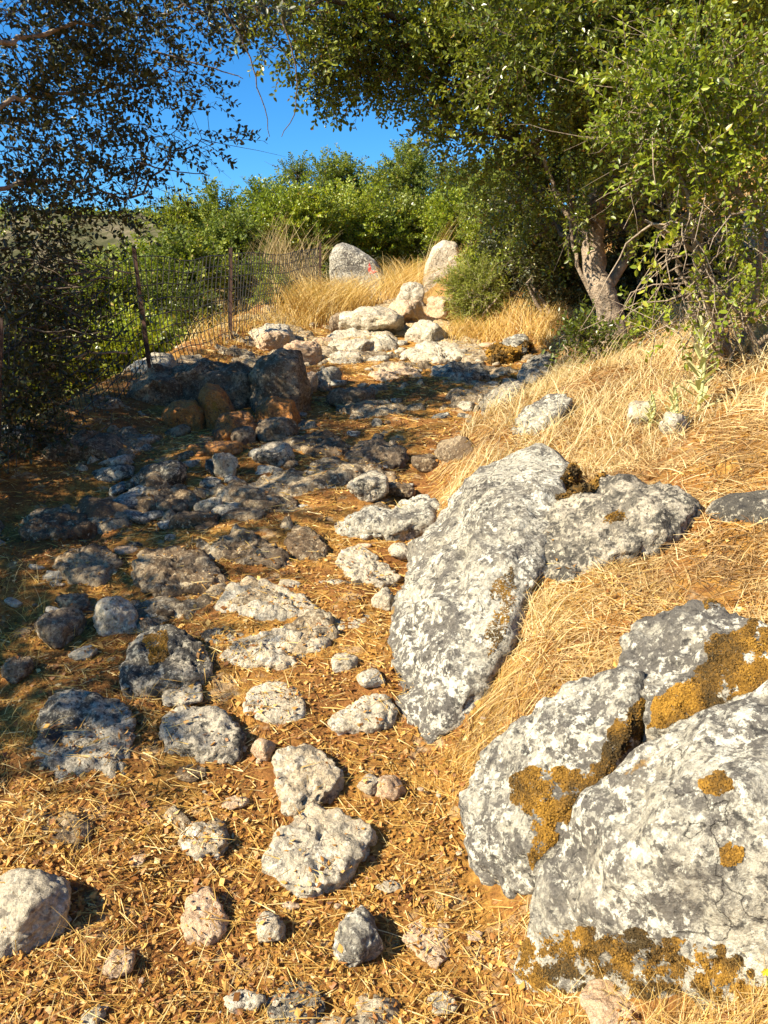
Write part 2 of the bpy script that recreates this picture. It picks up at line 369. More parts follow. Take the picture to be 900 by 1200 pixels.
def rock(u0, v0, u1, v1, mat, label, name='stone', cat='stone', k=1.1, seed=None, rough=1., rz=None, group=None, sub=None, hmin=.16, block=13, yf=None, pit=1.):
    """stone standing on the terrain that fills the given part of the view"""
    seed = seed or (len(ROCKS)*13+5)
    f = unit_rock(seed, block); D, Fc = ico(3); rr = f(D); r_ = np.random.default_rng(seed)
    a = r_.uniform(0, 6.28) if rz is None else rz; ca, sa = math.cos(a), math.sin(a)
    Rm = np.array([[ca, -sa, 0], [sa, ca, 0], [0, 0, 1]])
    U = (D*rr[:, None])@Rm.T; U /= (U.max(0)-U.min(0))/2; U -= (U.max(0)+U.min(0))/2
    g = G((u0+u1)/2, v1) if yf is None else PT((u0+u1)/2, v1, yf)
    dist = np.linalg.norm(g-CP); wd = (u1-u0)/F*dist; H = .5*wd; kk = k; pos = np.array([g[0], g[1]+.3*wd]); hs_ = 1.35
    for it in range(14):
        zc = float(terrain(pos[0], pos[1])) if yf is None else g[2]
        hz = H*hs_/2; S = np.array([wd/2, wd*kk/2, hz]); V = U*S+np.array([pos[0], pos[1], zc+H-hz])
        tv = terrain(V[:, 0], V[:, 1]) if yf is None else g[2]
        vis = V[V[:, 2] > tv]
        if len(vis) < 10: H *= 1.3; continue
        pu, pv = proj(vis); au0, au1, av0, av1 = pu.min(), pu.max(), pv.min(), pv.max()
        wd *= np.clip((u1-u0)/(au1-au0), .8, 1.25)
        pos[0] += ((u0+u1)-(au0+au1))/2/F*dist
        sc_ = np.clip((v1-v0)/(av1-av0), .75, 1.3)
        H *= sc_
        if H < hmin*wd: H = hmin*wd; kk *= sc_; kk = max(kk, .25)
        if H > 1.6*wd: H = 1.6*wd; kk *= sc_
        if yf is None:
            ga = G((u0+u1)/2, float(av1)); gb = G((u0+u1)/2, v1); pos[1] += np.clip(gb[1]-ga[1], -.4, .4)*.8
    px = (u1-u0)/900*768
    s = sub or (5 if px > 34 else 4)
    D, Fc = ico(s); U2 = (D*f(D)[:, None])@Rm.T; U2 /= (U2.max(0)-U2.min(0))/2; U2 -= (U2.max(0)+U2.min(0))/2
    hz = H*hs_/2; S = np.array([wd/2, wd*kk/2, hz]); V = U2*S
    V = roughen(V, Fc, max(wd, .6*wd+H)*.55, seed, rough, pit)
    c = np.array([pos[0], pos[1], zc+H-hz])
    o = mesh_np(name, V, Fc, M[mat], smooth=True); o.location = tuple(c)
    tag(o, label, cat, group); ROCKS.append((o, V+c, Fc)); return o
def boulder(pts, mat, label, name='boulder', cat='boulder', sub=6, rough=1., seed=1, smooth=3, sink=.35, pit=1., size=None):
    """pts: (u, v, lift above terrain): the outline and the ridge of a mass sitting in the bank"""
    P = []
    for u, v, h in pts:
        g = G(u, v, h); P.append(g); P.append(np.array([g[0]+.02, g[1]+.05, g[2]-h-sink]))
    P = np.array(P); c = P.mean(0); bm = bmesh.new()
    for p_ in P: bm.verts.new(tuple(p_-c))
    r_ = bmesh.ops.convex_hull(bm, input=bm.verts[:]); bm.normal_update()
    bv = BVHTree.FromBMesh(bm); D, Fc = ico(sub); rad = np.ones(len(D))
    for i, d in enumerate(D):
        h = bv.ray_cast(Vector((0, 0, 0)), Vector(d)); rad[i] = h[3] if h[0] is not None else .3
    bm.free(); V = D*rad[:, None]; V = neigh_smooth(V, Fc, smooth*(4 if sub == 6 else 2))
    sz = size or np.ptp(V[:, 0])*.5
    V = roughen(V, Fc, sz, seed, rough, pit)
    o = mesh_np(name, V, Fc, M[mat], smooth=True); o.location = tuple(c); tag(o, label, cat)
    ROCKS.append((o, V+c, Fc)); return o

def outline_rock(poly, Y, t, mat, label, name='boulder', cat='boulder', sub=5, rough=.9, seed=1, sink=.3, pit=1., kk=.72):
    """a rock whose silhouette is the given outline, at distance Y, with a real thickness t"""
    P = []; c2 = np.mean(np.array(poly, float), 0); vm = max(p_[1] for p_ in poly)
    for u, v in poly:
        P.append(PT(u, v, Y+t*.45)); P.append(PT(c2[0]+(u-c2[0])*kk, c2[1]+(v-c2[1])*kk+3, Y)); q = PT(u, v, Y+t*.45); P.append(q+np.array([-(u-c2[0])*.0004*Y, t*.55, -.15*t]))
        if v > vm-.35*(vm-min(p_[1] for p_ in poly)): P.append(PT(u, v, Y+t*.3)-np.array([0, 0, sink])); P.append(PT(u, v, Y+t)-np.array([0, 0, sink]))
    P = np.array(P); c = P.mean(0); bm = bmesh.new()
    for p_ in P: bm.verts.new(tuple(p_-c))
    bmesh.ops.convex_hull(bm, input=bm.verts[:]); bv = BVHTree.FromBMesh(bm); D, Fc = ico(sub); rad = np.ones(len(D))
    for i, d in enumerate(D):
        h = bv.ray_cast(Vector((0, 0, 0)), Vector(d)); rad[i] = h[3] if h[0] is not None else .1
    bm.free(); V = neigh_smooth(D*rad[:, None], Fc, 1); V = roughen(V, Fc, np.ptp(V[:, 0])*.5, seed, rough, pit)
    o = mesh_np(name, V, Fc, M[mat], smooth=True); o.location = tuple(c); tag(o, label, cat); ROCKS.append((o, V+c, Fc)); return o
def bed(poly, h, mat, label, seed, name='stone', cat='stone', rough=1.45, pit=1.4, sub=5, sink=.12):
    """low rock bedded in the path: outline in the view, height h above the soil"""
    h *= .72; poly = np.array(poly, float); v0, v1 = poly[:, 1].min(), poly[:, 1].max(); c = poly.mean(0); pts = []
    for u, v in poly:
        s_ = (v1-v)/(v1-v0); pts.append((u, v, h*s_**.7+.004))
        q = c+(np.array([u, v])-c)*.55; pts.append((q[0], q[1], h*(.55+.5*((v1-q[1])/(v1-v0)))))
    return boulder(pts, mat, label, name, cat, sub, rough, seed, 2, sink, pit)

b_main = boulder([(498, 882, .0), (464, 832, .02), (456, 765, .06), (462, 705, .10), (476, 660, .12), (500, 612, .12), (545, 560, .10), (590, 524, .10), (640, 515, .10), (676, 540, .08),
                  (665, 610, .05), (640, 665, .03), (600, 730, .05), (555, 815, .04), (520, 640, .20), (560, 620, .22), (600, 600, .18), (500, 760, .14), (540, 720, .16)], 'boulder',
                 'largest pale grey boulder with dark lichen bulging into the right side of the path', seed=11, rough=1.05, pit=.8, size=.42, smooth=1)
b_slab = boulder([(620, 650, .05), (645, 592, .10), (690, 560, .10), (745, 550, .10), (800, 560, .09), (828, 588, .05), (795, 612, .05), (735, 642, .04), (668, 672, .02), (720, 590, .13)], 'mottled',
                 'dark grey lichen slab lying in dry grass right behind the largest boulder', seed=12, rough=1.15, pit=.8, size=.3)
boulder([(822, 590, .04), (850, 570, .07), (905, 566, .07), (960, 575, .06), (950, 604, .03), (860, 602, .03)], 'mottled', 'low grey rock at the right edge of the photo beyond the dark slab', sub=5, seed=13, rough=.5)
b_mid = boulder([(552, 1005, .01), (540, 935, .07), (562, 872, .13), (620, 822, .14), (690, 785, .13), (750, 775, .10), (752, 840, .10), (700, 930, .08), (640, 1020, .02), (600, 1034, .0), (620, 880, .17), (590, 950, .15)], 'boulder',
                'rounded grey boulder with mossy right flank between the two biggest boulders', seed=14, rough=1.05, pit=.8, size=.25, smooth=1)
b_up = boulder([(722, 745, .09), (762, 716, .11), (845, 704, .12), (905, 735, .12), (990, 770, .12), (960, 830, .08), (860, 830, .08), (770, 850, .06), (738, 790, .08), (810, 750, .14)], 'boulder',
               'white grey boulder with orange moss cushions above the lowest boulder', seed=15, rough=1.1, pit=.8, size=.25, smooth=1)
b_low = boulder([(610, 1140, .0), (608, 1105, .06), (628, 1030, .16), (662, 955, .25), (725, 895, .28), (810, 840, .29), (900, 785, .29), (1010, 750, .25), (1080, 900, .2), (1060, 1140, .1), (900, 1158, .0), (720, 1156, .0), (760, 1000, .32), (880, 930, .33)], 'boulder',
                'huge whitish lichen boulder filling the lower right corner', seed=16, rough=.9, pit=.7, size=.32, smooth=1, sink=.5)

# --- stones in the near path
S = rock
S(-14, 1020, 82, 1118, 'pale', 'pitted pale grey stone at the left edge throwing a black shadow to its right', k=1.15)
S(120, 1110, 159, 1147, 'tan', 'small round tan stone in straw at lower left', block=20)
S(300, 1066, 335, 1105, 'pale', 'small white angular stone standing on straw in the lower middle', block=30)
S(388, 1062, 447, 1132, 'boulder', 'pale stone with black lichen streaks near the bottom middle', k=1.1)
S(472, 1080, 527, 1136, 'tan', 'pinkish tan elongated stone tilted in front of the bottom boulder', k=1.4, rz=.9, block=26)
S(310, 1146, 384, 1215, 'mottled', 'knobbly dark and cream rock cut by the bottom edge', k=1.15)
bed([(210, 1075), (214, 1050), (236, 1032), (252, 1045), (264, 1070), (260, 1095), (240, 1105), (214, 1100)], 0.03, 'tan', 'flat pinkish stone half buried in straw', 203)
bed([(206, 985), (214, 966), (235, 960), (258, 966), (267, 985), (255, 1000), (225, 1006)], 0.02, 'pale', 'flat pale stone sunk in litter left of the path centre', 204)
bed([(300, 1002), (318, 990), (340, 972), (358, 940), (375, 942), (395, 955), (432, 962), (440, 978), (425, 990), (405, 1000), (402, 1028), (375, 1044), (335, 1042), (310, 1025)], 0.035, 'pale', 'broad flat triangular rock embedded in the middle of the near path', 201)
bed([(320, 880), (335, 868), (360, 868), (385, 878), (400, 900), (395, 922), (372, 915), (355, 925), (350, 948), (330, 945), (322, 915)], 0.06, 'pale', 'deeply pitted cream rock above the broad flat one', 202, pit=2.)
S(418, 906, 446, 931, 'pale', 'small cream pebble beside a tan pebble on the path', block=20)
S(440, 908, 475, 938, 'tan', 'small tan pebble to the right of a cream one', block=20)
S(680, 1148, 752, 1215, 'tan', 'pinkish white stone in front of the lowest boulder at the bottom edge', block=24)
S(500, 1161, 537, 1190, 'pale', 'little white stone on brown soil at the bottom', block=20)
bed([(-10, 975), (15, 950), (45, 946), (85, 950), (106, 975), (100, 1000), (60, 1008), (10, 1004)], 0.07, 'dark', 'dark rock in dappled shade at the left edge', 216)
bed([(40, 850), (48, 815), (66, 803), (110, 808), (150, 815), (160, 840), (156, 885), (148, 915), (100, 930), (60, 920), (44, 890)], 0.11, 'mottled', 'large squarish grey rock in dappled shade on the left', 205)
bed([(186, 848), (200, 828), (235, 822), (268, 830), (284, 856), (280, 884), (262, 896), (225, 886), (190, 880)], 0.09, 'mottled', 'dark topped rock with an undercut side next to the squarish rock', 206)
bed([(282, 825), (290, 806), (312, 796), (340, 798), (358, 815), (356, 840), (335, 850), (305, 848), (288, 840)], 0.06, 'pale', 'smooth oval pale rock in the middle of the path', 207, pit=.5, rough=.7)
bed([(384, 845), (396, 826), (425, 813), (455, 810), (464, 828), (458, 846), (430, 858), (395, 860)], 0.06, 'pale', 'low wedge shaped rock touching the foot of the largest boulder', 208)
bed([(136, 800), (140, 770), (160, 738), (185, 722), (210, 728), (226, 752), (248, 768), (250, 790), (232, 800), (205, 796), (185, 806), (170, 822), (150, 820)], 0.14, 'mottled', 'knobbly holed rock with orange lichen left of the path', 209, pit=2., rough=1.3)
bed([(250, 775), (256, 758), (290, 738), (330, 734), (358, 750), (372, 772), (368, 788), (320, 790), (270, 788)], 0.085, 'pale', 'wide domed pale rock above the oval one', 210)
bed([(250, 705), (268, 682), (290, 668), (325, 680), (345, 688), (375, 712), (384, 730), (360, 736), (320, 722), (285, 728), (255, 722)], 0.1, 'pale', 'broad cream rock with dark hollow on its upper left', 211, pit=1.8, rough=1.3)
S(190, 799, 237, 828, 'pale', 'small pale knob behind the undercut rock')
S(388, 765, 419, 788, 'pale', 'small stone with a shadowed right side between wide rock and big boulder')
S(418, 783, 451, 806, 'pale', 'small white stone leaning by the foot of the largest boulder')
bed([(360, 698), (372, 680), (400, 676), (420, 690), (415, 704), (385, 708)], 0.02, 'pale', 'flat yellowish rock sunk in the path left of the big boulder', 212)
bed([(392, 655), (400, 640), (425, 636), (442, 648), (440, 666), (415, 672)], 0.06, 'pale', 'rounded cream rock in sun beside the ledge of the big boulder', 220)
bed([(384, 612), (405, 600), (450, 596), (500, 590), (515, 606), (500, 622), (450, 630), (400, 630)], 0.07, 'boulder', 'flat whitish ledge running out from under the largest boulder', 213)
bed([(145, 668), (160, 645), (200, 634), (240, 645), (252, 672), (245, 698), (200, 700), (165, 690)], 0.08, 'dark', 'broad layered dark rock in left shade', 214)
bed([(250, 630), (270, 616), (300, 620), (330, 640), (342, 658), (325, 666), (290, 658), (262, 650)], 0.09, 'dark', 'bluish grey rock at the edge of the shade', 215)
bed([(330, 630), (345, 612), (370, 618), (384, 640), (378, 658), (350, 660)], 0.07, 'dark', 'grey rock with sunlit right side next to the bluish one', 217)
S(110, 698, 162, 744, 'pale', 'upright pale rock in litter left of the holed rock')
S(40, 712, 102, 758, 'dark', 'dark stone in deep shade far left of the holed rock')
S(80, 756, 114, 774, 'pale', 'small flat white stone in straw left of the holed rock')
S(198, 599, 257, 619, 'dark', 'thin flat grey slab in shade on the left', k=.6)
bed([(390, 738), (398, 718), (420, 710), (438, 722), (434, 745), (412, 752)], 0.05, 'pale', 'pale rock close to the left flank of the largest boulder', 218)
S(436, 688, 464, 716, 'pale', 'small pale rock wedged against the largest boulder')
S(92, 1176, 124, 1210, 'pale', 'small white stone cut by the bottom edge at left')
bed([(256, 1170), (270, 1158), (300, 1156), (314, 1168), (300, 1182), (270, 1182)], 0.015, 'pale', 'flat pale stone near the bottom edge left of the knobbly rock', 219)
S(259, 932, 292, 949, 'tan', 'tiny flat cream stone left of the deeply pitted rock')
S(294, 865, 322, 892, 'tan', 'small tan block touching the undercut rock')
S(350, 742, 388, 766, 'pale', 'flat cream stone behind the small shadowed one')
S(206, 896, 242, 918, 'dark', 'small dark stone under the undercut rock')
S(454, 636, 482, 656, 'pale', 'small cream stone just below the whitish ledge')
S(170, 700, 215, 724, 'dark', 'low grey stone behind the holed rock')
S(0, 770, 40, 800, 'dark', 'dark low stone at the left edge in shade')
S(150, 1000, 172, 1016, 'tan', 'reddish chip beside the dappled rock')
S(330, 1056, 352, 1066, 'tan', 'tiny tan chip behind the white angular stone')
S(440, 1030, 474, 1046, 'pale', 'thin white chip in brown litter mid right')
S(545, 1090, 566, 1104, 'tan', 'tiny reddish chip beside the lowest boulder')
bed([(400, 660), (412, 645), (430, 655), (455, 660), (470, 675), (445, 690), (415, 684)], .04, 'pale', 'pale pitted rock in sun just left of the top of the largest boulder', 301)
bed([(228, 664), (250, 655), (262, 672), (250, 690), (232, 684)], .06, 'dark', 'dark lump of rock between the layered rock and the broad cream rock', 302)
bed([(300, 760), (280, 752), (288, 742), (262, 730), (232, 738), (240, 756), (262, 762)], .05, 'mottled', 'low rock joining the holed rock to the wide domed one', 303)
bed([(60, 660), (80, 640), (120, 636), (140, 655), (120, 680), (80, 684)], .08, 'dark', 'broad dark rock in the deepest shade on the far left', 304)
bed([(150, 585), (175, 570), (215, 568), (235, 584), (205, 598), (165, 600)], .07, 'dark', 'dark flat rock behind the thin grey slab', 305)
bed([(20, 620), (45, 600), (95, 598), (110, 616), (80, 634), (35, 636)], .08, 'dark', 'shaded rock below the brown dark boulder', 306)
bed([(340, 560), (360, 548), (395, 552), (400, 570), (370, 582), (345, 576)], .05, 'mottled', 'grey flat rock at the centre of the path in half shade', 307)
bed([(290, 590), (310, 578), (345, 582), (350, 598), (318, 606)], .04, 'dark', 'low grey rock behind the bluish one', 308)
bed([(365, 770), (340, 762), (350, 752), (380, 748), (392, 760)], .02, 'pale', 'thin cream plate of rock right of the wide domed rock', 309)
bed([(165, 880), (150, 870), (160, 856), (182, 860), (186, 878)], .03, 'pale', 'small stone in the gap between squarish and undercut rocks', 310)
bed([(100, 1010), (120, 1000), (135, 1008), (128, 1024), (106, 1022)], .02, 'tan', 'flat reddish stone right of the dappled dark rock', 311)
bed([(60, 700), (75, 692), (100, 694), (108, 708), (84, 714)], .04, 'dark', 'low dark stone left of the upright pale rock', 312)
bed([(455, 600), (470, 585), (500, 578), (520, 588), (500, 602)], .06, 'boulder', 'whitish rock tucked behind the shoulder of the largest boulder', 313)
# --- middle distance
bed([(598, 500), (610, 480), (635, 462), (660, 456), (674, 466), (660, 484), (635, 504), (610, 514)], 0.12, 'boulder', 'slanting white rock in grass above the largest boulder', 224)
bed([(568, 416), (580, 400), (605, 388), (622, 392), (618, 408), (600, 420), (580, 426)], 0.16, 'boulder', 'white lichen rock on the right path edge below the shrub', 225)
bed([(504, 526), (520, 510), (550, 509), (563, 522), (550, 536), (515, 537)], 0.07, 'dark', 'low grey rock in the shadow band near the path centre', 223)
bed([(400, 534), (415, 516), (450, 512), (475, 528), (470, 546), (420, 548)], 0.09, 'dark', 'grey rounded rock in the shadow band left of the low one', 221)
bed([(350, 525), (360, 506), (390, 503), (408, 518), (405, 534), (365, 536)], 0.09, 'dark', 'dark stone in the shadow band beside the rubble', 222)
S(405, 553, 456, 588, 'mottled', 'dark rock with pale specks in the middle of the path')
S(482, 532, 515, 553, 'dark', 'small blue grey stone between shadow band and big boulder')
S(446, 566, 486, 584, 'dark', 'small stone above the whitish ledge')
S(250, 530, 278, 560, 'pale', 'upright pale stone in the shaded rubble')
outline_rock([(232, 462), (240, 448), (256, 450), (268, 466), (276, 480), (262, 492), (244, 494)], 5.65, 0.3, 'orange', 'bright rust orange block leaning on the dark wall of rocks', seed=235, name='stone', cat='stone')
outline_rock([(188, 500), (190, 480), (204, 470), (228, 468), (242, 482), (240, 508), (210, 510)], 5.6, 0.3, 'orange', 'brown orange rock left of the bright rust block', seed=236, name='stone', cat='stone')
S(248, 482, 304, 516, 'orange', 'brownish rock under the bright rust block')
S(218, 518, 284, 536, 'orange', 'flat orange slab in the shaded rubble')
outline_rock([(292, 480), (290, 440), (305, 418), (330, 407), (352, 414), (363, 440), (360, 470), (348, 490), (315, 494)], 5.9, 0.7, 'dark', 'tall dark block of rock at the right end of the fence boulders', seed=231, rough=1.2)
outline_rock([(172, 495), (176, 455), (192, 428), (222, 422), (245, 440), (275, 432), (300, 428), (312, 460), (300, 492), (240, 500)], 6.1, 0.7, 'dark', 'long dark rock carrying the fence post', seed=232, rough=1.4)
outline_rock([(128, 508), (133, 452), (146, 428), (178, 412), (206, 415), (212, 440), (196, 480), (190, 512)], 6.7, 0.7, 'pale', 'sunlit pale boulder behind the left fence post', seed=233, rough=1.2)
outline_rock([(14, 572), (22, 540), (50, 516), (96, 506), (140, 516), (156, 545), (148, 575)], 4.7, 0.6, 'dark', 'brown dark boulder at the foot of the fence on the left', seed=234, rough=1.2)
S(270, 500, 300, 522, 'dark', 'dark stone below the brownish rock')
S(300, 490, 350, 520, 'dark', 'dark stone at the foot of the tall dark block')
S(296, 518, 346, 546, 'mottled', 'speckled stone in rubble left of the shadow band')
S(366, 430, 400, 456, 'mottled', 'dark holed stone at the sunny end of the fence rocks')
S(384, 455, 440, 478, 'dark', 'grey stone buried in the shadow band')
S(348, 436, 372, 460, 'tan', 'small tan stone against the tall dark block')
S(536, 470, 556, 482, 'pale', 'small pale stone at right of the shadow band')
S(596, 452, 614, 466, 'pale', 'small pale stone behind the slanting white rock')
bed([(380, 392), (400, 380), (440, 384), (470, 394), (465, 408), (420, 412), (390, 406)], .12, 'pale', 'cream rock step in full sun below the pale ledge', 321, 'rock_ledge', 'rock')
bed([(470, 408), (500, 398), (540, 402), (552, 414), (520, 424), (480, 420)], .10, 'pale', 'cream broken rock in gravel right of the path top', 322, 'rock_ledge', 'rock')
bed([(505, 432), (530, 420), (560, 424), (575, 438), (550, 450), (515, 448)], .12, 'mottled', 'dark and white rock at the start of the shadow band', 323)
bed([(600, 440), (575, 452), (560, 470), (580, 480), (608, 470), (618, 452)], .10, 'mottled', 'mossy dark rock right of the shadow band', 324)
bed([(620, 420), (640, 405), (652, 415), (640, 440), (618, 452), (604, 440)], .14, 'mottled', 'mossy brown rock right of the white lichen rock', 325)
bed([(430, 436), (455, 428), (490, 430), (498, 442), (460, 450)], .07, 'tan', 'cream flat rock in the middle just before the shadow band', 326)
bed([(380, 420), (395, 410), (420, 412), (428, 424), (400, 432)], .10, 'pale', 'cream rock between fence rocks and sunny gravel', 327)
outline_rock([(286, 412), (292, 388), (312, 378), (338, 382), (350, 400), (344, 412)], 8.6, .6, 'pale', 'cream rock in sun against the foot of the right fence post', seed=331)
outline_rock([(196, 424), (204, 404), (226, 398), (246, 408), (250, 424)], 8.2, .5, 'mottled', 'speckled rock under the wire left of the right fence post', seed=332)
outline_rock([(340, 372), (352, 352), (372, 352), (386, 366), (384, 380), (356, 384)], 11.2, .5, 'mottled', 'grey rock half buried in the golden grass clump', seed=333)
outline_rock([(136, 512), (137, 474), (156, 444), (184, 428), (212, 436), (222, 470), (214, 512)], 6.0, .6, 'dark', 'craggy dark rock at the left end of the fence boulders below the left post', seed=341, rough=1.4)
outline_rock([(84, 560), (92, 522), (118, 502), (150, 504), (170, 524), (166, 556), (130, 568)], 5.2, .5, 'mottled', 'speckled shaded rock between the brown dark boulder and the rubble', seed=342, rough=1.3, name='stone', cat='stone')
outline_rock([(300, 478), (318, 462), (345, 468), (352, 490), (330, 502), (302, 500)], 5.6, .3, 'orange', 'brown stained stone leaning on the front of the tall dark block', seed=343, name='stone', cat='stone')
# --- far top of the path
st1 = outline_rock([(388, 350), (385, 302), (390, 288), (400, 283), (418, 290), (440, 304), (450, 322), (452, 355), (420, 360)], 13.2, 0.6, 'boulder', 'pointed standing rock with a red paint mark at the top of the path', seed=237, name='standing_rock', cat='rock', kk=.94, rough=.35)
st2 = outline_rock([(494, 345), (497, 315), (506, 290), (520, 280), (536, 284), (541, 305), (532, 330), (520, 348)], 13.2, 0.6, 'pale', 'tall white standing rock on the right of the gap', seed=238, name='standing_rock', cat='rock', kk=.94, rough=.4)
S(464, 330, 498, 361, 'pale', 'small white rock leaning left of the tall white one', k=.7)
S(396, 360, 472, 392, 'pale', 'pale ledge across the path below the standing rocks', k=1.9, name='rock_ledge', cat='rock')
S(474, 376, 524, 404, 'pale', 'white block at the right of the pale ledge', k=1.8)
S(452, 352, 500, 378, 'tan', 'cream step of rock between ledge and leaning rock', k=2., name='rock_ledge', cat='rock')
S(500, 350, 540, 376, 'tan', 'cream rock below the tall white standing rock', k=1.8)
S(386, 366, 420, 390, 'dark', 'grey sloping rock at the left end of the pale ledge')
S(330, 400, 378, 428, 'tan', 'tan rock beyond the tall dark block')
S(300, 388, 340, 412, 'tan', 'cream rock by the fence foot beyond the dark block')
S(400, 398, 440, 414, 'pale', 'flat pale stone in the sunny gravel')
# rock behind the fence and on the right slope
outline_rock([(212, 430), (222, 400), (244, 386), (266, 392), (290, 404), (300, 432)], 8.9, 0.7, 'pale', 'sunlit whitish rock behind the wire between the two posts', seed=239)
outline_rock([(-30, 560), (-20, 510), (10, 498), (45, 498), (66, 510), (40, 530), (20, 566)], 5.0, 0.6, 'pale', 'sunlit pale rock behind the fence at the left edge', seed=240)
S(735, 470, 768, 498, 'pale', 'small pale stone hidden in the grass below the oak')
S(772, 482, 806, 510, 'pale', 'pale stone beside the woolly plant')
S(770, 236, 990, 372, 'pale', 'big pinkish rock outcrop behind the bright shrub on the right', name='rock_outcrop', cat='rock', yf=8.6, k=.8)
# red mark
ro, rV, rF = [r for r in ROCKS if r[0] is st1][0]; bv = bvh_of(rV, rF)
g = Geo(); vs = []
for k in range(14):
    a = k/14*2*math.pi; rr_ = 9+1.6*math.sin(3*a+1)
    for dd in (1.0,):
        d = Vector(ray(438+rr_*.8*math.cos(a), 312+rr_*math.sin(a))); h = bv.ray_cast(Vector(CP), d.normalized())
        if h[0] is not None: vs.append(np.array(h[0]+h[1]*.006))
if len(vs) > 4:
    c0 = np.mean(vs, 0)+np.array([0, -.01, 0]); n = len(vs); VV = np.array(vs+[c0]+[v_+np.array([0, .03, 0]) for v_ in vs])
    T_ = [[i, (i+1) % n, n] for i in range(n)]+[[i, n+1+i, (i+1) % n] for i in range(n)]+[[(i+1) % n, n+1+i, n+1+(i+1) % n] for i in range(n)]
    mk = mesh_np('paint_mark', VV, T_, M['red']); setpar(mk, st1)

# --- rubble (random stones, in groups)
def scatter(n, box, px, mats, label, group, seed, name='stone', shape=None):
    r_ = np.random.default_rng(seed); k = 0
    u0, v0, u1, v1 = box
    protos = [(unit_rock(seed+i, r_.uniform(10, 24))) for i in range(5)]
    D, Fc = ico(3); bases = []
    for i, f in enumerate(protos):
        V = D*f(D)[:, None]; bases.append(roughen(V*.5, Fc, .55, seed+i))
    meshes = {}
    for _ in range(n*3):
        if k >= n: break
        u = r_.uniform(u0, u1); v = r_.uniform(v0, v1)
        if shape and not shape(u, v): continue
        p_ = G(u, v); dist = np.linalg.norm(p_-CP)
        s = px*math.exp(r_.normal()*.35)/F*dist; i = r_.integers(5); mt = mats[r_.integers(len(mats))]
        if (i, mt) not in meshes:
            o = mesh_np(name, bases[i], Fc, M[mt], smooth=True); meshes[(i, mt)] = o
        else:
            o = meshes[(i, mt)].copy(); col.objects.link(o)
        o.location = tuple(p_+np.array([0, 0, s*.03])); o.rotation_euler = (r_.uniform(-.3, .3), r_.uniform(-.3, .3), r_.uniform(0, 6.28))
        o.scale = (s, s*r_.uniform(.6, .9), s*r_.uniform(.32, .52)); tag(o, label, 'stone', group); k += 1
scatter(46, (100, 505, 345, 620), 34, ['dark', 'dark', 'mottled', 'boulder'], 'grey stone in the shaded rubble below the fence', 'rubble stones below the fence', 100, shape=lambda u, v: v > 500+(250-u)*.15)
scatter(55, (370, 392, 600, 455), 13, ['pale', 'tan', 'pale', 'boulder'], 'small pale stone in the sunny gravel near the top of the path', 'gravel stones near the top of the path', 200)
scatter(30, (330, 455, 590, 600), 16, ['dark', 'mottled', 'boulder'], 'small grey stone strewn over the middle of the path', 'stones strewn over the middle path', 300, shape=lambda u, v: u < 590-(v-455)*.7)
scatter(32, (0, 600, 460, 800), 16, ['pale', 'dark', 'mottled', 'tan'], 'small stone bedded among the larger path rocks', 'small stones among the path rocks', 400)
scatter(26, (0, 800, 600, 1200), 8, ['pale', 'tan', 'tan'], 'pebble lying loose in the straw of the near path', 'loose pebbles in the straw', 500)
scatter(20, (360, 330, 520, 392), 14, ['pale', 'tan'], 'cream stone on the rocky step between the standing rocks', 'stones on the rocky step', 600)

def bedrock(x, y):
    p = np.stack([x, y, x*0], -1).reshape(-1, 3); n = fbm(p*1.9+70, 4, .55)
    thr = np.interp(p[:, 1], [1, 2.4, 3.2, 4.6, 7, 9, 15], [.45, .36, .20, .17, .16, .02, -.06])
    thr = thr+.9*ss(-.25, .15, p[:, 0]-XBf(p[:, 1]))+.7*ss(.15, -.3, p[:, 0]-XLf(p[:, 1]))
    m_ = n-thr; k = ss(-.02, .06, m_)
    r = np.clip(m_*.55, -.07, .045)+k*((ridge(p*5.5+3, 4, .55)-1)*.013+fbm(p*17, 3)*.010-np.clip(perlin(p*11+5)-.15, 0, 1)*.03)-.004
    return terrain(x, y)+r.reshape(x.shape)
for nm, ya, yb_, mt in (('bedrock', 1.2, 8.6, 'bedrock'), ('bedrock', 8.6, 15.5, 'track')):
    V, Q = grid(np.arange(-2.9, 2.2, .02), np.arange(ya, yb_+.01, .024 if ya < 5 else .04), bedrock)
    o = tag(mesh_np(nm, V, Q, M[mt], smooth=True), kind='structure'); T3 = np.concatenate([Q[:, [0, 1, 2]], Q[:, [0, 2, 3]]])
    ROCKS.append((o, V, T3))
bigV = []; bigF = []; off = 0
for o, V, Fc in ROCKS:
    bigV.append(V); bigF.append(Fc+off); off += len(V)
BVR = bvh_of(np.concatenate(bigV), np.concatenate(bigF))
def covered(x, y, z, h=.0):
    r_ = BVR.ray_cast(Vector((x, y, z+3)), Vector((0, 0, -1)))
    return r_[0] is not None and r_[0][2] > z+h
def settle(P, hmax, prob, r_):
    out = []
    for q in P:
        h = BVR.ray_cast(Vector((q[0], q[1], q[2]+3)), Vector((0, 0, -1)))
        if h[0] is None or h[0][2] < q[2]: out.append(q)
        elif h[0][2] < q[2]+hmax and h[1][2] > .5 and r_.uniform() < prob*(1-(h[0][2]-q[2])/hmax): out.append(np.array(h[0]))
    return np.array(out)
def free(P, h=.015):
    return P[np.array([not covered(*q, h) for q in P], bool)]

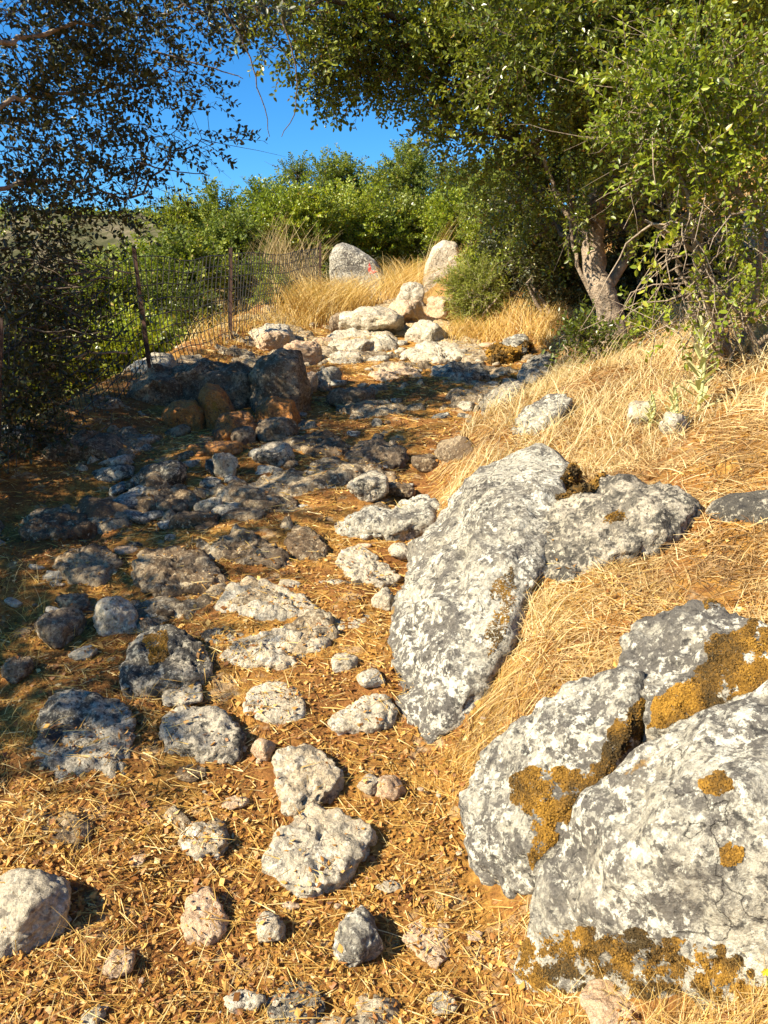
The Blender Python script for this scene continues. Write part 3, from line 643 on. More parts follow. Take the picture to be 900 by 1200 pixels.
# --- moss cushions on the boulders
def inpoly(u, v, poly):
    c = np.zeros(len(u), bool); n = len(poly)
    for i in range(n):
        x1, y1 = poly[i]; x2, y2 = poly[(i+1) % n]
        m_ = ((y1 > v) != (y2 > v)) & (u < (x2-x1)*(v-y1)/((y2-y1)+1e-9)+x1); c ^= m_
    return c
def moss(owner, poly, n, seed, size=.003, thin=0.):
    n = int(n*3.2)
    r_ = np.random.default_rng(seed); poly = np.array(poly, float); lo, hi = poly.min(0)-8, poly.max(0)+8
    u = r_.uniform(lo[0], hi[0], n*3); v = r_.uniform(lo[1], hi[1], n*3)
    nn = fbm(np.stack([u*.03, v*.03, u*0+seed], -1), 3)*14
    nx = fbm(np.stack([u*.03, v*.03, u*0+seed+50], -1), 3)*14
    k = inpoly(u+nx, v+nn, poly); k &= fbm(np.stack([u*.05, v*.05, u*0+seed+9], -1), 3) > -.12+thin+r_.normal(size=len(u))*.12
    u, v = u[k][:n], v[k][:n]; P = []; N = []
    rk = [r for r in ROCKS if r[0] is owner][0]; bv_ = bvh_of(rk[1], rk[2])
    for a, b in zip(u, v):
        h = bv_.ray_cast(Vector(CP), Vector(ray(a, b)).normalized())
        if h[0] is not None: P.append(h[0]); N.append(h[1])
    if len(P) < 5: return
    P = np.array(P); N = np.array(N); m_ = len(P)
    A = r_.normal(size=(m_, 3)); A -= (A*N).sum(1)[:, None]*N; A /= np.linalg.norm(A, axis=1)[:, None]
    s = size*r_.uniform(.6, 1.5, m_)[:, None]; up = N*s*r_.uniform(.3, 1.1, (m_, 1))+r_.normal(size=(m_, 3))*s*.3
    P = P-N*.0004
    V = np.stack([P-A*s*.9, P+np.cross(N, A)*s*.7+up*.5, P+A*s*.9+up*.3, P-np.cross(N, A)*s*.7+up], 1).reshape(-1, 3); Q = np.arange(m_*4).reshape(-1, 4)
    t = np.clip(.45+fbm(P*9, 3)*1.1+r_.normal(size=m_)*.15, 0, 1)
    o = mesh_np('moss_patch', V, Q, M['moss'], tint=t); setpar(o, owner)
moss(b_mid, [(600, 905), (650, 895), (690, 905), (720, 850), (770, 800), (790, 830), (720, 900), (660, 970), (630, 1020), (618, 1000), (622, 960), (596, 940)], 14000, 1)
moss(b_low, [(615, 1100), (680, 1090), (760, 1095), (850, 1110), (900, 1150), (900, 1180), (640, 1170), (605, 1140)], 14000, 2, .0026, .20)
moss(b_low, [(842, 992), (858, 986), (872, 996), (868, 1012), (850, 1014), (840, 1004)], 900, 3)
moss(b_low, [(815, 910), (850, 905), (862, 920), (840, 935), (822, 930)], 1000, 4)
moss(b_up, [(770, 815), (800, 800), (830, 780), (825, 750), (860, 735), (900, 730), (960, 800), (900, 800), (850, 820), (800, 845), (760, 850)], 12000, 5)
moss(b_up, [(820, 702), (880, 700), (900, 712), (830, 714)], 1500, 6)
moss(b_main, [(655, 560), (680, 535), (720, 540), (700, 560), (672, 580)], 2000, 7, .01)
moss(b_main, [(575, 700), (600, 665), (610, 690), (590, 740), (570, 770)], 700, 8)
moss(b_slab, [(640, 590), (700, 548), (730, 548), (690, 572)], 2000, 9, .01)
moss(b_slab, [(705, 610), (730, 600), (738, 610), (715, 620)], 500, 10)
for r_ in ROCKS:
    if r_[0].get('label', '').startswith('knobbly holed'): moss(r_[0], [(172, 745), (196, 738), (200, 770), (178, 775)], 700, 11)
    if r_[0].get('label', '').startswith('white lichen rock on'): moss(r_[0], [(570, 405), (622, 405), (640, 430), (570, 430)], 900, 12, .02)

# ------------------------------------------------------------ blades (grass, straw), vectorised
def blades(P, H, bend, wid, r_, lean=None, segs=3, flat=0.):
    """P (n,3) roots; H lengths; returns verts, quads"""
    n = len(P); az = r_.uniform(0, 2*np.pi, n); dirx = np.stack([np.cos(az), np.sin(az), 0*az], 1)
    if lean is not None: dirx = dirx+np.asarray(lean); 
    e_ = .04
    dirx = np.array(dirx, float); gx = (terrain(P[:, 0]+e_, P[:, 1], False)-terrain(P[:, 0]-e_, P[:, 1], False))/(2*e_); gy = (terrain(P[:, 0], P[:, 1]+e_, False)-terrain(P[:, 0], P[:, 1]-e_, False))/(2*e_)
    dirx[:, 2] += np.clip(dirx[:, 0]*gx+dirx[:, 1]*gy, -1.5, 1.5)
    flat = np.broadcast_to(flat, n)[:, None]; up = np.array([[0, 0, 1.]])*(1-flat)+dirx*flat
    side = np.cross(up, np.array([0., 1., 0.])+r_.normal(size=(n, 3))*.7); side /= np.linalg.norm(side, axis=1)[:, None]+1e-9
    rows = []
    for k in range(segs+1):
        t = k/segs; c = P+up*(H*t)[:, None]+dirx*(H*bend*t*t)[:, None]; c[:, 2] -= (H*bend*.35*t**3)
        ww = (wid*(1-t*.85))[:, None]
        rows.append(c-side*ww); rows.append(c+side*ww)
    V = np.stack(rows, 1); m_ = 2*(segs+1); b = (np.arange(n)*m_)[:, None]
    Q = np.concatenate([b+np.array([[2*k, 2*k+1, 2*k+3, 2*k+2]]) for k in range(segs)], 1).reshape(n, segs, 4) if False else \
        np.stack([b+np.array([2*k, 2*k+1, 2*k+3, 2*k+2]) for k in range(segs)], 1)
    return V.reshape(-1, 3), Q.reshape(-1, 4)
def roots(n, x0, x1, y0, y1, r_, cond=None, fall=0.):
    out = []
    tot = 0
    while tot < n:
        y = r_.uniform(y0, y1, n*2) if fall == 0 else y0*(y1/y0)**(r_.uniform(0, 1, n*2))
        x = r_.uniform(x0, x1, n*2); k = np.ones(len(x), bool)
        if fall: x = x*np.minimum(1, (y+.8)/5)
        if cond is not None: k &= cond(x, y)
        x, y = x[k], y[k]; out.append(np.stack([x, y, terrain(x, y)], 1)); tot += len(x)
    return np.concatenate(out)[:n]

# dead leaves and straw all over the near path
r_ = np.random.default_rng(21)
P = roots(215000, -4.5, 5.0, 1.0, 9.5, r_, lambda x, y: (x < XBf(y)+.5) | (fbm(np.stack([x*3, y*3, 0*x], 1), 3) > -.06), 1)
P = P[fbm(P*[3.2, 3.2, 0]+[4, 4, 0], 4)+r_.normal(size=len(P))*.14 > -.20]
P = settle(P, .06, .55, r_)
def flats(P, s, r_, ttilt=.5, asp=.5, t=None):
    n = len(P); az = r_.uniform(0, 6.283, n); A = np.stack([np.cos(az), np.sin(az), r_.normal(size=n)*ttilt*.6], 1); B = np.stack([-np.sin(az), np.cos(az), r_.normal(size=n)*ttilt], 1)
    C = np.array([0, 0, 1.])
    s = s[:, None]; P = P+C*(.004+s*.15*r_.uniform(0, 1, (n, 1)))
    cu = C*s*r_.uniform(-.1, .35, (n, 1))
    V = np.stack([P-A*s*.5+cu*.5, P-B*s*asp*.5, P+A*s*.5+cu, P+B*s*asp*.5+cu*.4], 1).reshape(-1, 3)
    return V, np.arange(n*4).reshape(-1, 4)
sz = np.clip(.0092*np.exp(r_.normal(size=len(P))*.42), .004, .019)*(1+.10*P[:, 1])
V, Q = flats(P, sz, r_, asp=r_.uniform(.2, .8, (len(P), 1))); pn = fbm(P*2.2, 3)
tag(mesh_np('leaf_litter', V, Q, M['litter'], tint=np.clip(.52+pn*.35+r_.normal(size=len(P))*.24, 0, 1)), 'brown and orange dead leaves carpeting the path', 'dead leaves', kind='stuff')
P = roots(46000, -4.5, 3.0, 1.0, 10, r_, lambda x, y: (x < XBf(y)+.7), 1); P = P[(P[:, 0] > -.9-.1*P[:, 1]) | (r_.uniform(size=len(P)) < .3)]; P = settle(P, .06, .45, r_); P[:, 2] += .006
Hh = r_.uniform(.015, .08, len(P))*(1+.05*P[:, 1]); V, Q = blades(P, Hh, .15, np.full(len(P), .0009)*(1+.35*P[:, 1]), r_, segs=2, flat=.93)
tag(mesh_np('straw_litter', V, Q, M['straw'], tint=np.repeat(np.clip(.6+r_.normal(size=len(P))*.25, 0, 1), 2)), 'loose straw scattered over the stony path', 'straw', kind='stuff')

# dry grass on the right bank: flattened mat, then upright stalks
cond = lambda x, y: (x > XBf(y)+.06)
P = roots(120000, 0, 5.5, 1.05, 9.5, r_, lambda x, y: cond(x, y) & (fbm(np.stack([x*6, y*6, 0*x], 1), 3) > -.22), 1); P = free(P, .02)
Hh = r_.uniform(.02, .09, len(P))*(1+.14*P[:, 1]); V, Q = blades(P, Hh, .5, np.full(len(P), .0011)*(1+.3*P[:, 1]), r_, segs=2, flat=r_.uniform(.45, 1.0, len(P)))
pn = fbm(P*3.5, 4)*1.3
tag(mesh_np('dry_grass_mat', V, Q, M['mat_straw'], tint=np.repeat(np.clip(.45+pn*.5+r_.normal(size=len(P))*.2, 0, 1), 2)), 'matted dry grass covering the right bank between the boulders', 'dry grass', kind='stuff')
def cond2(x, y):
    c = (x > XBf(y)+.15); nn = fbm(np.stack([x*1.6, y*1.6, 0*x], 1), 2)
    return c & (nn > -.16+.26*(y < 3.4)) & (y > 1.2)
P = roots(70000, 0, 7, 1.2, 10.5, r_, cond2, 1); P = free(P, .02)
tb0 = G(716, 412); dd_ = np.abs(P[:, 0]/P[:, 1]-tb0[0]/tb0[1]); P = P[~((dd_ < .045) & (P[:, 1] < tb0[1]+.3) & (P[:, 1] > tb0[1]-1.3) & (r_.uniform(size=len(P)) < .93))]
Hh = r_.uniform(.05, .27, len(P))*np.interp(P[:, 1], [1, 3, 5], [.45, .55, .9])*(.65+.9*np.clip(fbm(P*2.6+8, 2)+.3, 0, 1)); V, Q = blades(P, Hh, .35, np.full(len(P), .0010)*(1+.28*P[:, 1]), r_, segs=3, flat=r_.uniform(.05, .5, len(P)))
tag(mesh_np('tall_dry_grass', V, Q, M['pale_straw'], tint=np.repeat(np.clip(.62+r_.normal(size=len(P))*.22, 0, 1), 3)), 'upright straw coloured grass on the bank below the oak', 'dry grass', kind='stuff')
# foreground wispy stalks in front of the lowest boulder
def tuft_px(spots, n, h, spread, wid, r_, flat=.2, bend=.5, lean=None):
    Ps = []
    for u, v in spots:
        p_ = G(u, v); q = p_+np.stack([r_.normal(size=n)*spread, r_.normal(size=n)*spread*.7, np.zeros(n)], 1); q[:, 2] = terrain(q[:, 0], q[:, 1])-.01; Ps.append(q)
    P = np.concatenate(Ps); H_ = h*r_.uniform(.4, 1.1, len(P)); V, Q = blades(P, H_, bend, np.full(len(P), wid), r_, lean=lean, segs=4, flat=flat)
    return V, Q, np.repeat(np.clip(.65+r_.normal(size=len(P))*.2, 0, 1), 4)
V, Q, t = tuft_px([(640, 1195), (700, 1210), (760, 1200), (800, 1185), (840, 1195), (880, 1190), (900, 1205), (730, 1230), (860, 1230), (660, 1230)], 34, .16, .035, .0007, r_)
tag(mesh_np('grass_stalks', V, Q, M['straw'], tint=t), 'thin yellow grass stalks rising before the lowest boulder', 'dry grass', kind='stuff')
V, Q, t = tuft_px([(10, 700), (30, 720), (0, 760), (40, 860), (20, 780), (5, 840), (60, 690), (0, 880), (25, 1000), (90, 1010), (110, 1150), (20, 1180), (180, 830), (275, 790)], 22, .16, .06, .0012, r_)
tag(mesh_np('grass_stalks', V, Q, M['straw'], tint=t), 'sparse dry stalks in the shade at the left path edge', 'dry grass', kind='stuff')
V, Q, t = tuft_px([(560, 870), (550, 840), (575, 820), (590, 790), (600, 760), (530, 880), (520, 900), (545, 900), (620, 740), (640, 700), (690, 690), (600, 810)], 130, .10, .05, .0010, r_, flat=.5, bend=.8)
tag(mesh_np('dry_grass_tuft', V, Q, M['straw'], tint=t), 'tangled straw filling the cleft beside the largest boulder', 'dry grass', kind='stuff')

V, Q, t = tuft_px([(745, 872), (720, 900), (690, 935), (660, 985), (640, 1020), (625, 1050), (770, 850), (800, 838), (735, 885), (705, 760), (715, 740)], 70, .07, .03, .0008, r_, flat=.5, bend=.8)
tag(mesh_np('dry_grass_tuft', V, Q, M['straw'], tint=t), 'straw caught in the seam above the lowest boulder', 'dry grass', kind='stuff')
# tall plumes at the top of the path
def plume(spots, n, h, spread, label, lean, seed, mat='straw', wid=.004, flat=.12):
    r_ = np.random.default_rng(seed); Ps = []
    for u, v in spots:
        p_ = G(u, v); q = p_+np.stack([r_.normal(size=n)*spread, r_.normal(size=n)*spread, np.zeros(n)], 1); q[:, 2] = terrain(q[:, 0], q[:, 1])-.02; Ps.append(q)
    P = np.concatenate(Ps); H_ = h*r_.uniform(.5, 1.1, len(P)); V, Q = blades(P, H_, .55, np.full(len(P), wid), r_, lean=lean, segs=4, flat=flat)
    return tag(mesh_np('tall_grass_clump', V, Q, M[mat], tint=np.repeat(np.clip(.6+r_.normal(size=len(P))*.25, 0, 1), 4)), label, 'dry grass', kind='stuff')
plume([(345, 372), (362, 376), (380, 370), (395, 366), (408, 362), (370, 362), (420, 358)], 260, .70, .16, 'golden grass clump in front of the pointed standing rock', (.1, 0, 0), 31)
plume([(460, 350), (468, 346), (478, 340), (486, 336), (474, 336), (548, 334), (560, 330)], 200, .75, .16, 'golden grass leaning left in the gap between the standing rocks', (.35, 0, 0), 32)
plume([(550, 392), (565, 396), (580, 388), (600, 380), (620, 386), (640, 390), (535, 400)], 160, .34, .16, 'short golden grass under the shrub on the right path edge', (0, 0, 0), 33)
plume([(330, 392), (345, 384), (352, 380)], 60, .3, .1, 'dry grass at the foot of the far fence end', (0, 0, 0), 34)
plume([(200, 410), (222, 404), (240, 398), (262, 392), (285, 388), (305, 384), (325, 380)], 55, .34, .14, 'thin dry grass along the foot of the wire between the posts', (0, 0, 0), 35)
# upright reeds behind the fence
r_ = np.random.default_rng(41)
n = 700; x = r_.uniform(-3.1, -1.1, n); x = np.round(x*7)/7+r_.normal(size=n)*.035; y = 13.0+r_.normal(size=n)*.35; P = np.stack([x, y, terrain(x, y)], 1)
V, Q = blades(P, r_.uniform(.6, 1.25, n)*np.interp(x, [-3.3, -2.6], [.8, 1]), .35, np.full(n, .006), r_, segs=3, flat=r_.uniform(0, .22, n))
tag(mesh_np('dry_reeds', V, Q, M['reed'], tint=np.repeat(r_.uniform(0, 1, n), 3)), 'upright pale dry stems standing in a row behind the far fence', 'dry reeds', kind='stuff')
V, Q, t = tuft_px([(225, 400), (250, 405), (240, 390)], 50, .32, .15, .004, r_, flat=.1)
tag(mesh_np('tall_grass_clump', V, Q, M['straw'], tint=t), 'yellow grass behind the wire between the two posts', 'dry grass', kind='stuff')

# ------------------------------------------------------------ sprays of leaves
def spray_template(nl, ln, leaf, r_, hexa=True, narrow=.5, spread=.9):
    """a twig along +X with leaves: returns leaf verts, quads, twig verts, quads"""
    g = Geo(); xs = np.linspace(.12, 1, nl)*ln; cz = lambda t: -.12*ln*(t/ln)**2
    for k, x in enumerate(xs):
        a = k*2.4+r_.uniform(-.5, .5); out = np.array([.55, math.cos(a)*spread, math.sin(a)*spread*.8]); out /= np.linalg.norm(out)
        side = np.cross(out, np.array([0, 0, 1.])+r_.normal(size=3)*.5); side /= np.linalg.norm(side)+1e-9; nrm = np.cross(side, out)
        s = leaf*r_.uniform(.7, 1.2); b = np.array([x, 0, cz(x)]); w_ = s*narrow*.5
        if hexa:
            V = [b, b+out*s*.3-side*w_+nrm*s*.06, b+out*s*.72-side*w_*.8+nrm*s*.05, b+out*s, b+out*s*.72+side*w_*.8+nrm*s*.05, b+out*s*.3+side*w_+nrm*s*.06]
            g.add(V, [[0, 1, 2, 3], [0, 3, 4, 5]])
        else: g.add([b, b+out*s*.5-side*w_, b+out*s, b+out*s*.5+side*w_+nrm*s*.08], [[0, 1, 2, 3]])
    t = Geo(); tt = np.linspace(0, ln, 4); P = np.stack([tt, 0*tt, cz(tt)], 1); V, Q = tube(P, np.array([1, .8, .6, .3])*ln*.010, 3); t.add(V, Q)
    return (np.concatenate(g.V), np.concatenate(g.Q)), (np.concatenate(t.V), np.concatenate(t.Q))
def place(temps, P, D, S, r_, tbase=None):
    """instance the spray templates at P, pointing along D, sized S; one merged leaf mesh and one twig mesh"""
    n = len(P); D = D/(np.linalg.norm(D, axis=1)[:, None]+1e-9); ref = r_.normal(size=(n, 3))*.5+np.array([0, 0, 1.])
    Y = np.cross(ref, D); Y /= np.linalg.norm(Y, axis=1)[:, None]+1e-9; Z = np.cross(D, Y); idx = r_.integers(len(temps), size=n)
    out = []
    for part in (0, 1):
        Vs = []; Qs = []; Ts = []; off = 0
        for k, tp in enumerate(temps):
            V, Q = tp[part]; I = np.where(idx == k)[0]
            if not len(I): continue
            W = (P[I][:, None]+S[I][:, None, None]*(V[None, :, 0:1]*D[I][:, None]+V[None, :, 1:2]*Y[I][:, None]+V[None, :, 2:3]*Z[I][:, None])).reshape(-1, 3)
            QQ = (Q[None]+(np.arange(len(I))*len(V))[:, None, None]).reshape(-1, 4)+off; off += len(W)
            b_ = (np.full(len(I), .45) if tbase is None else tbase[I])[:, None]
            per = len(Q)
            tt = b_+r_.normal(size=(len(I), per))*.2; tt = np.where(r_.uniform(size=tt.shape) < .015, 1., np.clip(tt, 0, .93))
            Vs.append(W); Qs.append(QQ); Ts.append(tt.reshape(-1))
        out.append((np.concatenate(Vs), np.concatenate(Qs), np.concatenate(Ts)))
    return out
rt = np.random.default_rng(5)
T_OAK = [spray_template(16, .26, .042, rt) for _ in range(6)]
T_LEFT = [spray_template(12, .25, .042, rt) for _ in range(6)]
T_FAR = [spray_template(22, .42, .062, rt, False, .55) for _ in range(5)]
T_BROOM = [spray_template(16, .22, .05, rt, False, .22, .6) for _ in range(5)]
T_SCRUB = [spray_template(8, 1.2, .7, rt, False, .8) for _ in range(4)]

def blob_points(blobs, r_, surf=.5):
    """blobs: (u,v,Y,radius m,n[,flatten]) -> points and outward directions"""
    P = []; D = []; C = []
    for b in blobs:
        c = PT(b[0], b[1], b[2]); d = r_.normal(size=(b[4], 3)); d /= np.linalg.norm(d, axis=1)[:, None]
        r = b[3]*r_.uniform(0, 1, b[4])**surf; p_ = c+d*r[:, None]*np.array([1, 1.0, .8]); P.append(p_)
        D.append(d+r_.normal(size=d.shape)*.5+np.array([0, 0, .15])); C.append(c)
    return np.concatenate(P), np.concatenate(D), np.array(C)
def limbs(g, trunkpts, centers, r_, r0=.035, sides=5, k=8):
    """a branch from the nearest lower trunk point to every clump centre, with forks"""
    T_ = np.asarray(trunkpts)
    for c in centers:
        d = np.linalg.norm(T_-c, axis=1)+np.maximum(0, T_[:, 2]-c[2]+.15)*1.5; i = np.argmin(d); a = T_[i]
        mid = (a+c)/2+np.array([0, 0, .12*np.linalg.norm(c-a)])+r_.normal(size=3)*.06
        cv = curve([a, mid, c], 10, .015, r_.integers(9999)); rr = np.linspace(r0, r0*.25, 10)*min(1.5, .5+np.linalg.norm(c-a)*.5)
        V, Q = tube(cv, rr, sides); g.add(V, Q)
        for _ in range(k):
            s = cv[r_.integers(4, 10)]; e = s+r_.normal(size=3)*np.array([.28, .28, .22]); V, Q = tube(curve([s, (s+e)/2+r_.normal(size=3)*.04, e], 6, .008, r_.integers(9999)), np.linspace(r0*.25, r0*.06, 6), 4); g.add(V, Q)

# ---- the oak on the right bank
r_ = np.random.default_rng(51)
tb = G(716, 412); YT = tb[1]
oak = empty('oak_tree', tb); tag(oak, 'evergreen oak with a leaning pale trunk overhanging the path from the right bank', 'tree')
pxs = [(716, 425, 0), (717, 395, 0), (713, 365, .0), (704, 335, .0), (696, 300, .05), (696, 262, .05), (704, 225, 0), (722, 190, 0), (735, 140, .1), (740, 70, .2), (735, -40, .3), (730, -160, .4)]
tp = curve([PT(u, v, YT+dy) for u, v, dy in pxs], 40, .006, 3)
tr = Geo(); V, Q = tube(tp, np.interp(np.arange(40), [0, 3, 8, 16, 26, 39], [.14, .10, .085, .07, .055, .02])*YT/5.5, 14)
N_ = V-np.repeat(tp, 14, 0); V = V+N_*(fbm(V*9, 4)*.45+fbm(V*30, 2)*.12)[:, None]; tr.add(V, Q)
t2 = curve([PT(u, v, YT+.12) for u, v in [(706, 345), (722, 322), (738, 290), (750, 250), (752, 210), (764, 170), (790, 110), (820, 30), (850, -80)]], 24, .01, 4)
V, Q = tube(t2, np.linspace(.045, .02, 24), 10); V = V+(V-np.repeat(t2, 10, 0))*(fbm(V*10, 3)*.4)[:, None]; tr.add(V, Q)
t3 = curve([PT(u, v, YT+.1) for u, v in [(708, 290), (680, 262), (655, 235), (640, 190), (610, 140), (560, 80), (480, 30)]], 22, .012, 5)
V, Q = tube(t3, np.linspace(.024, .012, 22), 8); tr.add(V, Q)
t4 = curve([PT(u, v, YT+.25) for u, v in [(700, 360), (680, 318), (672, 285), (669, 245), (665, 200)]], 14, .008, 6)
V, Q = tube(t4, np.linspace(.022, .012, 14), 6); tr.add(V, Q)
tr.build('trunk', M['bark'], oak, smooth=True)
Y0 = YT
ob = [(330, 18, 4.6, .22, 60), (372, 40, 4.8, .26, 100), (392, 72, 5.0, .22, 80), (380, 96, 5.0, .12, 26), (425, 30, 5.0, .32, 170), (440, 78, 5.1, .22, 70), (480, 20, 5.0, .40, 240), (500, 80, 5.2, .34, 200),
      (535, 125, 5.4, .28, 130), (520, 160, 5.6, .16, 40), (560, 60, 5.2, .42, 300), (575, 150, 5.7, .30, 150), (590, 195, 6.0, .24, 90), (625, 45, 5.0, .42, 280), (620, 125, 5.6, .34, 140), (655, 180, 6.1, .34, 170),
      (690, 30, 5.0, .42, 300), (680, 110, 5.3, .38, 240), (730, 90, 5.6, .40, 230), (760, 20, 5.2, .42, 280), (830, 20, 5.0, .42, 280), (895, 20, 5.0, .42, 220), (700, 170, 5.9, .28, 110), (640, 235, 6.5, .28, 120),
      (605, 240, 6.8, .22, 60), (780, 130, 6.2, .45, 260), (850, 160, 6.6, .5, 220), (300, -20, 4.5, .2, 40), (400, -40, 4.8, .4, 90), (520, -50, 5.2, .45, 110), (640, -50, 5.4, .45, 120), (760, -50, 5.4, .5, 150),
      (880, -60, 5.5, .5, 150), (980, 60, 5.6, .6, 240), (620, -40, 6.4, .6, 240), (760, 60, 7.0, .6, 260), (900, 90, 7.2, .7, 260), (560, -10, 6.2, .5, 200), (660, 270, 7.0, .3, 110), (620, 290, 7.4, .25, 70), (735, 215, 6.8, .3, 120), (800, 230, 7.2, .4, 170), (725, 205, 5.35, .17, 60), (748, 250, 5.4, .15, 40), (690, 235, 5.4, .13, 30), (668, 250, 5.5, .12, 24), (770, 205, 5.4, .18, 60)]
ob = [(b[0], b[1], b[2]*1.22+(.8 if b[0] < 570 and b[1] < 140 else 0), b[3]*(1.32 if b[0] < 570 and b[1] < 140 else 1.2), int(b[4]*(.72 if b[1] > 95 else 1.1))) for b in ob]
P, D, C = blob_points(ob, r_); S_ = r_.uniform(.8, 1.25, len(P)); tb_ = np.clip(.45+fbm(P*1.3, 2)*.5, .1, .8)
(lv, lq, lt), (tv, tq, _) = place(T_OAK, P, D, S_, r_, tb_)
mesh_np('crown', lv, lq, M['oak'], oak, lt)
br = Geo(); limbs(br, np.concatenate([tp[14:], t2[6:], t3[4:]]), C, r_, .026); br.add(tv, tq); br.build('branches', M['twig'], oak)

# ---- bright shrub in front of it
r_ = np.random.default_rng(61)
sb = G(850, 415); sh = empty('shrub', sb); tag(sh, 'tall bright yellow green shrub with bare pale twigs at the right edge', 'shrub')
st = []
g = Geo()
for i, (ux, vx) in enumerate([(770, 110), (800, 180), (840, 100), (880, 160), (900, 60), (760, 260), (820, 270), (870, 280), (850, 40)]):
    a = sb+np.array([r_.normal()*.12, r_.normal()*.1, 0]); e = PT(ux, vx, sb[1]-.25+r_.normal()*.15); c = curve([a, a*.6+e*.4+r_.normal(size=3)*.12+np.array([0, 0, .1]), e], 14, .012, i)
    V, Q = tube(c, np.linspace(.017, .006, 14), 6); g.add(V, Q); st.append(c)
for i in range(110):  # bare arching twigs
    c0 = st[r_.integers(len(st))]; s = c0[r_.integers(3, 13)]; e = s+np.array([r_.normal()*.25, r_.normal()*.2-.05, r_.normal()*.12-.22]); V, Q = tube(curve([s, (s+e)/2+np.array([r_.normal()*.08, 0, .10]), e], 7, .012, i), np.linspace(.006, .0015, 7), 4); g.add(V, Q)
g.build('stems', M['paletwig'], sh, smooth=True)
yb = sb[1]-.35
bb = [(760, 100, yb, .17, 85), (735, 130, yb, .12, 45), (800, 95, yb, .2, 120), (790, 140, yb, .2, 110), (840, 130, yb, .22, 120), (880, 170, yb, .2, 90), (890, 110, yb, .22, 90), (820, 190, yb, .16, 55), (860, 220, yb, .18, 60),
      (770, 185, yb, .13, 30), (895, 250, yb, .16, 50), (775, 295, yb, .09, 24), (810, 260, yb, .12, 18), (850, 275, yb, .12, 22), (870, 320, yb, .14, 26), (890, 350, yb, .16, 50), (860, 370, yb, .12, 34), (800, 350, yb, .1, 14), (750, 160, yb, .12, 26), (930, 200, yb, .3, 120), (820, 60, yb, .16, 50), (790, 390, yb, .10, 14)]
bb = [(b[0], b[1], b[2], b[3], int(b[4]*(.62 if b[1] < 240 else .45))) for b in bb]
P, D, C = blob_points(bb, r_); (lv, lq, lt), (tv, tq, _) = place(T_OAK, P, D, r_.uniform(.55, .95, len(P)), r_, np.clip(.5+fbm(P*2, 2)*.5, .1, .85))
mesh_np('crown', lv, lq, M['bright'], sh, lt)
g = Geo(); limbs(g, np.concatenate(st), C, r_, .010, 4, 4); g.add(tv, tq); g.build('twigs', M['paletwig'], sh)

# ---- generic bushes and background trees
def bush(u, vbase, Y, wpx, htop, mat, label, name='bush', cat='bush', n=700, temps=None, seed=0, group=None, trunk=True, size=1., nb=17, zbase=None, twigm='twig', low=.25):
    """u, vbase: foot; Y distance; wpx width; htop: pixel row of the top"""
    r_ = np.random.default_rng(seed+1000); x = (u-450)/F*Y*1.02; top = PT(u, htop, Y)
    base = np.array([top[0], Y, float(terrain(top[0], Y))])
    if zbase is not None: base[2] = zbase
    Hh_ = top[2]-base[2]; W = wpx/F*Y/2; e = empty(name, base); tag(e, label, cat, group); cs = []
    for k in range(nb):
        a = r_.uniform(0, 6.28); t = r_.uniform(low, 1)**.8; rad = W*math.sqrt(max(.05, 1-((t-.45)/.62)**2))*r_.uniform(.2, .85)
        cs.append((base+np.array([math.cos(a)*rad, math.sin(a)*rad*.8, Hh_*t*.88]), W*r_.uniform(.20, .38)))
    cs.append((base+np.array([0, 0, Hh_*.86]), W*.3))
    P = []; D = []
    for c, rb in cs:
        m_ = int(n/len(cs)); d = r_.normal(size=(m_, 3)); d /= np.linalg.norm(d, axis=1)[:, None]; P.append(c+d*(rb*r_.uniform(0, 1, m_)**.5)[:, None]); D.append(d+r_.normal(size=d.shape)*.5+[0, 0, .5])
    P = np.concatenate(P); D = np.concatenate(D)
    (lv, lq, lt), (tv, tq, _) = place(temps or T_FAR, P, D, size*r_.uniform(.6, 1.1, len(P)), r_, np.clip(.45+fbm(P*1.1, 2)*.6, .05, .85))
    mesh_np('crown', lv, lq, M[mat], e, lt)
    g = Geo(); st = []
    for k in range(3 if not trunk else 1):
        ax = base+np.array([r_.normal()*.05, 0, -.05]); c = curve([ax, base+np.array([r_.normal()*.12, r_.normal()*.1, Hh_*.4]), base+np.array([r_.normal()*.2, 0, Hh_*.8])], 10, .02, k); V, Q = tube(c, np.linspace(Hh_*.028, Hh_*.008, 10), 7); g.add(V, Q); st.append(c)
    g.build('trunk' if trunk else 'stems', M['bark'], e, smooth=True)
    g = Geo(); limbs(g, np.concatenate(st)[2:], [c for c, _ in cs], r_, Hh_*.010, 4, 3); g.add(tv, tq); g.build('branches', M[twigm], e)
    return e
GB = 'background trees beyond the path'
bush(347, 300, 19, 60, 184, 'bush', 'slender dark green tree with the highest tip left of the sky gap', 'tree', 'tree', 420, seed=1, group=GB)
bush(400, 300, 18, 110, 194, 'bush', 'rounded green tree directly above the pointed standing rock', 'tree', 'tree', 1200, seed=2, group=GB)
bush(478, 300, 19, 120, 178, 'bush', 'broad green tree above the gap between the standing rocks', 'tree', 'tree', 1300, seed=3, group=GB)
bush(545, 300, 18, 110, 200, 'bush', 'green tree half hidden behind the left leaves of the oak', 'tree', 'tree', 1000, seed=4, group=GB)
bush(302, 300, 16, 60, 220, 'bright', 'light green tree above the far end of the fence', 'tree', 'tree', 560, seed=5, group=GB)
bush(254, 330, 15, 52, 218, 'bush', 'upright green tree directly behind the right fence post', 'tree', 'tree', 460, seed=6, group=GB)
bush(212, 330, 15, 50, 230, 'bush', 'green tree between the two fence posts against the skyline', 'tree', 'tree', 460, seed=7, group=GB)
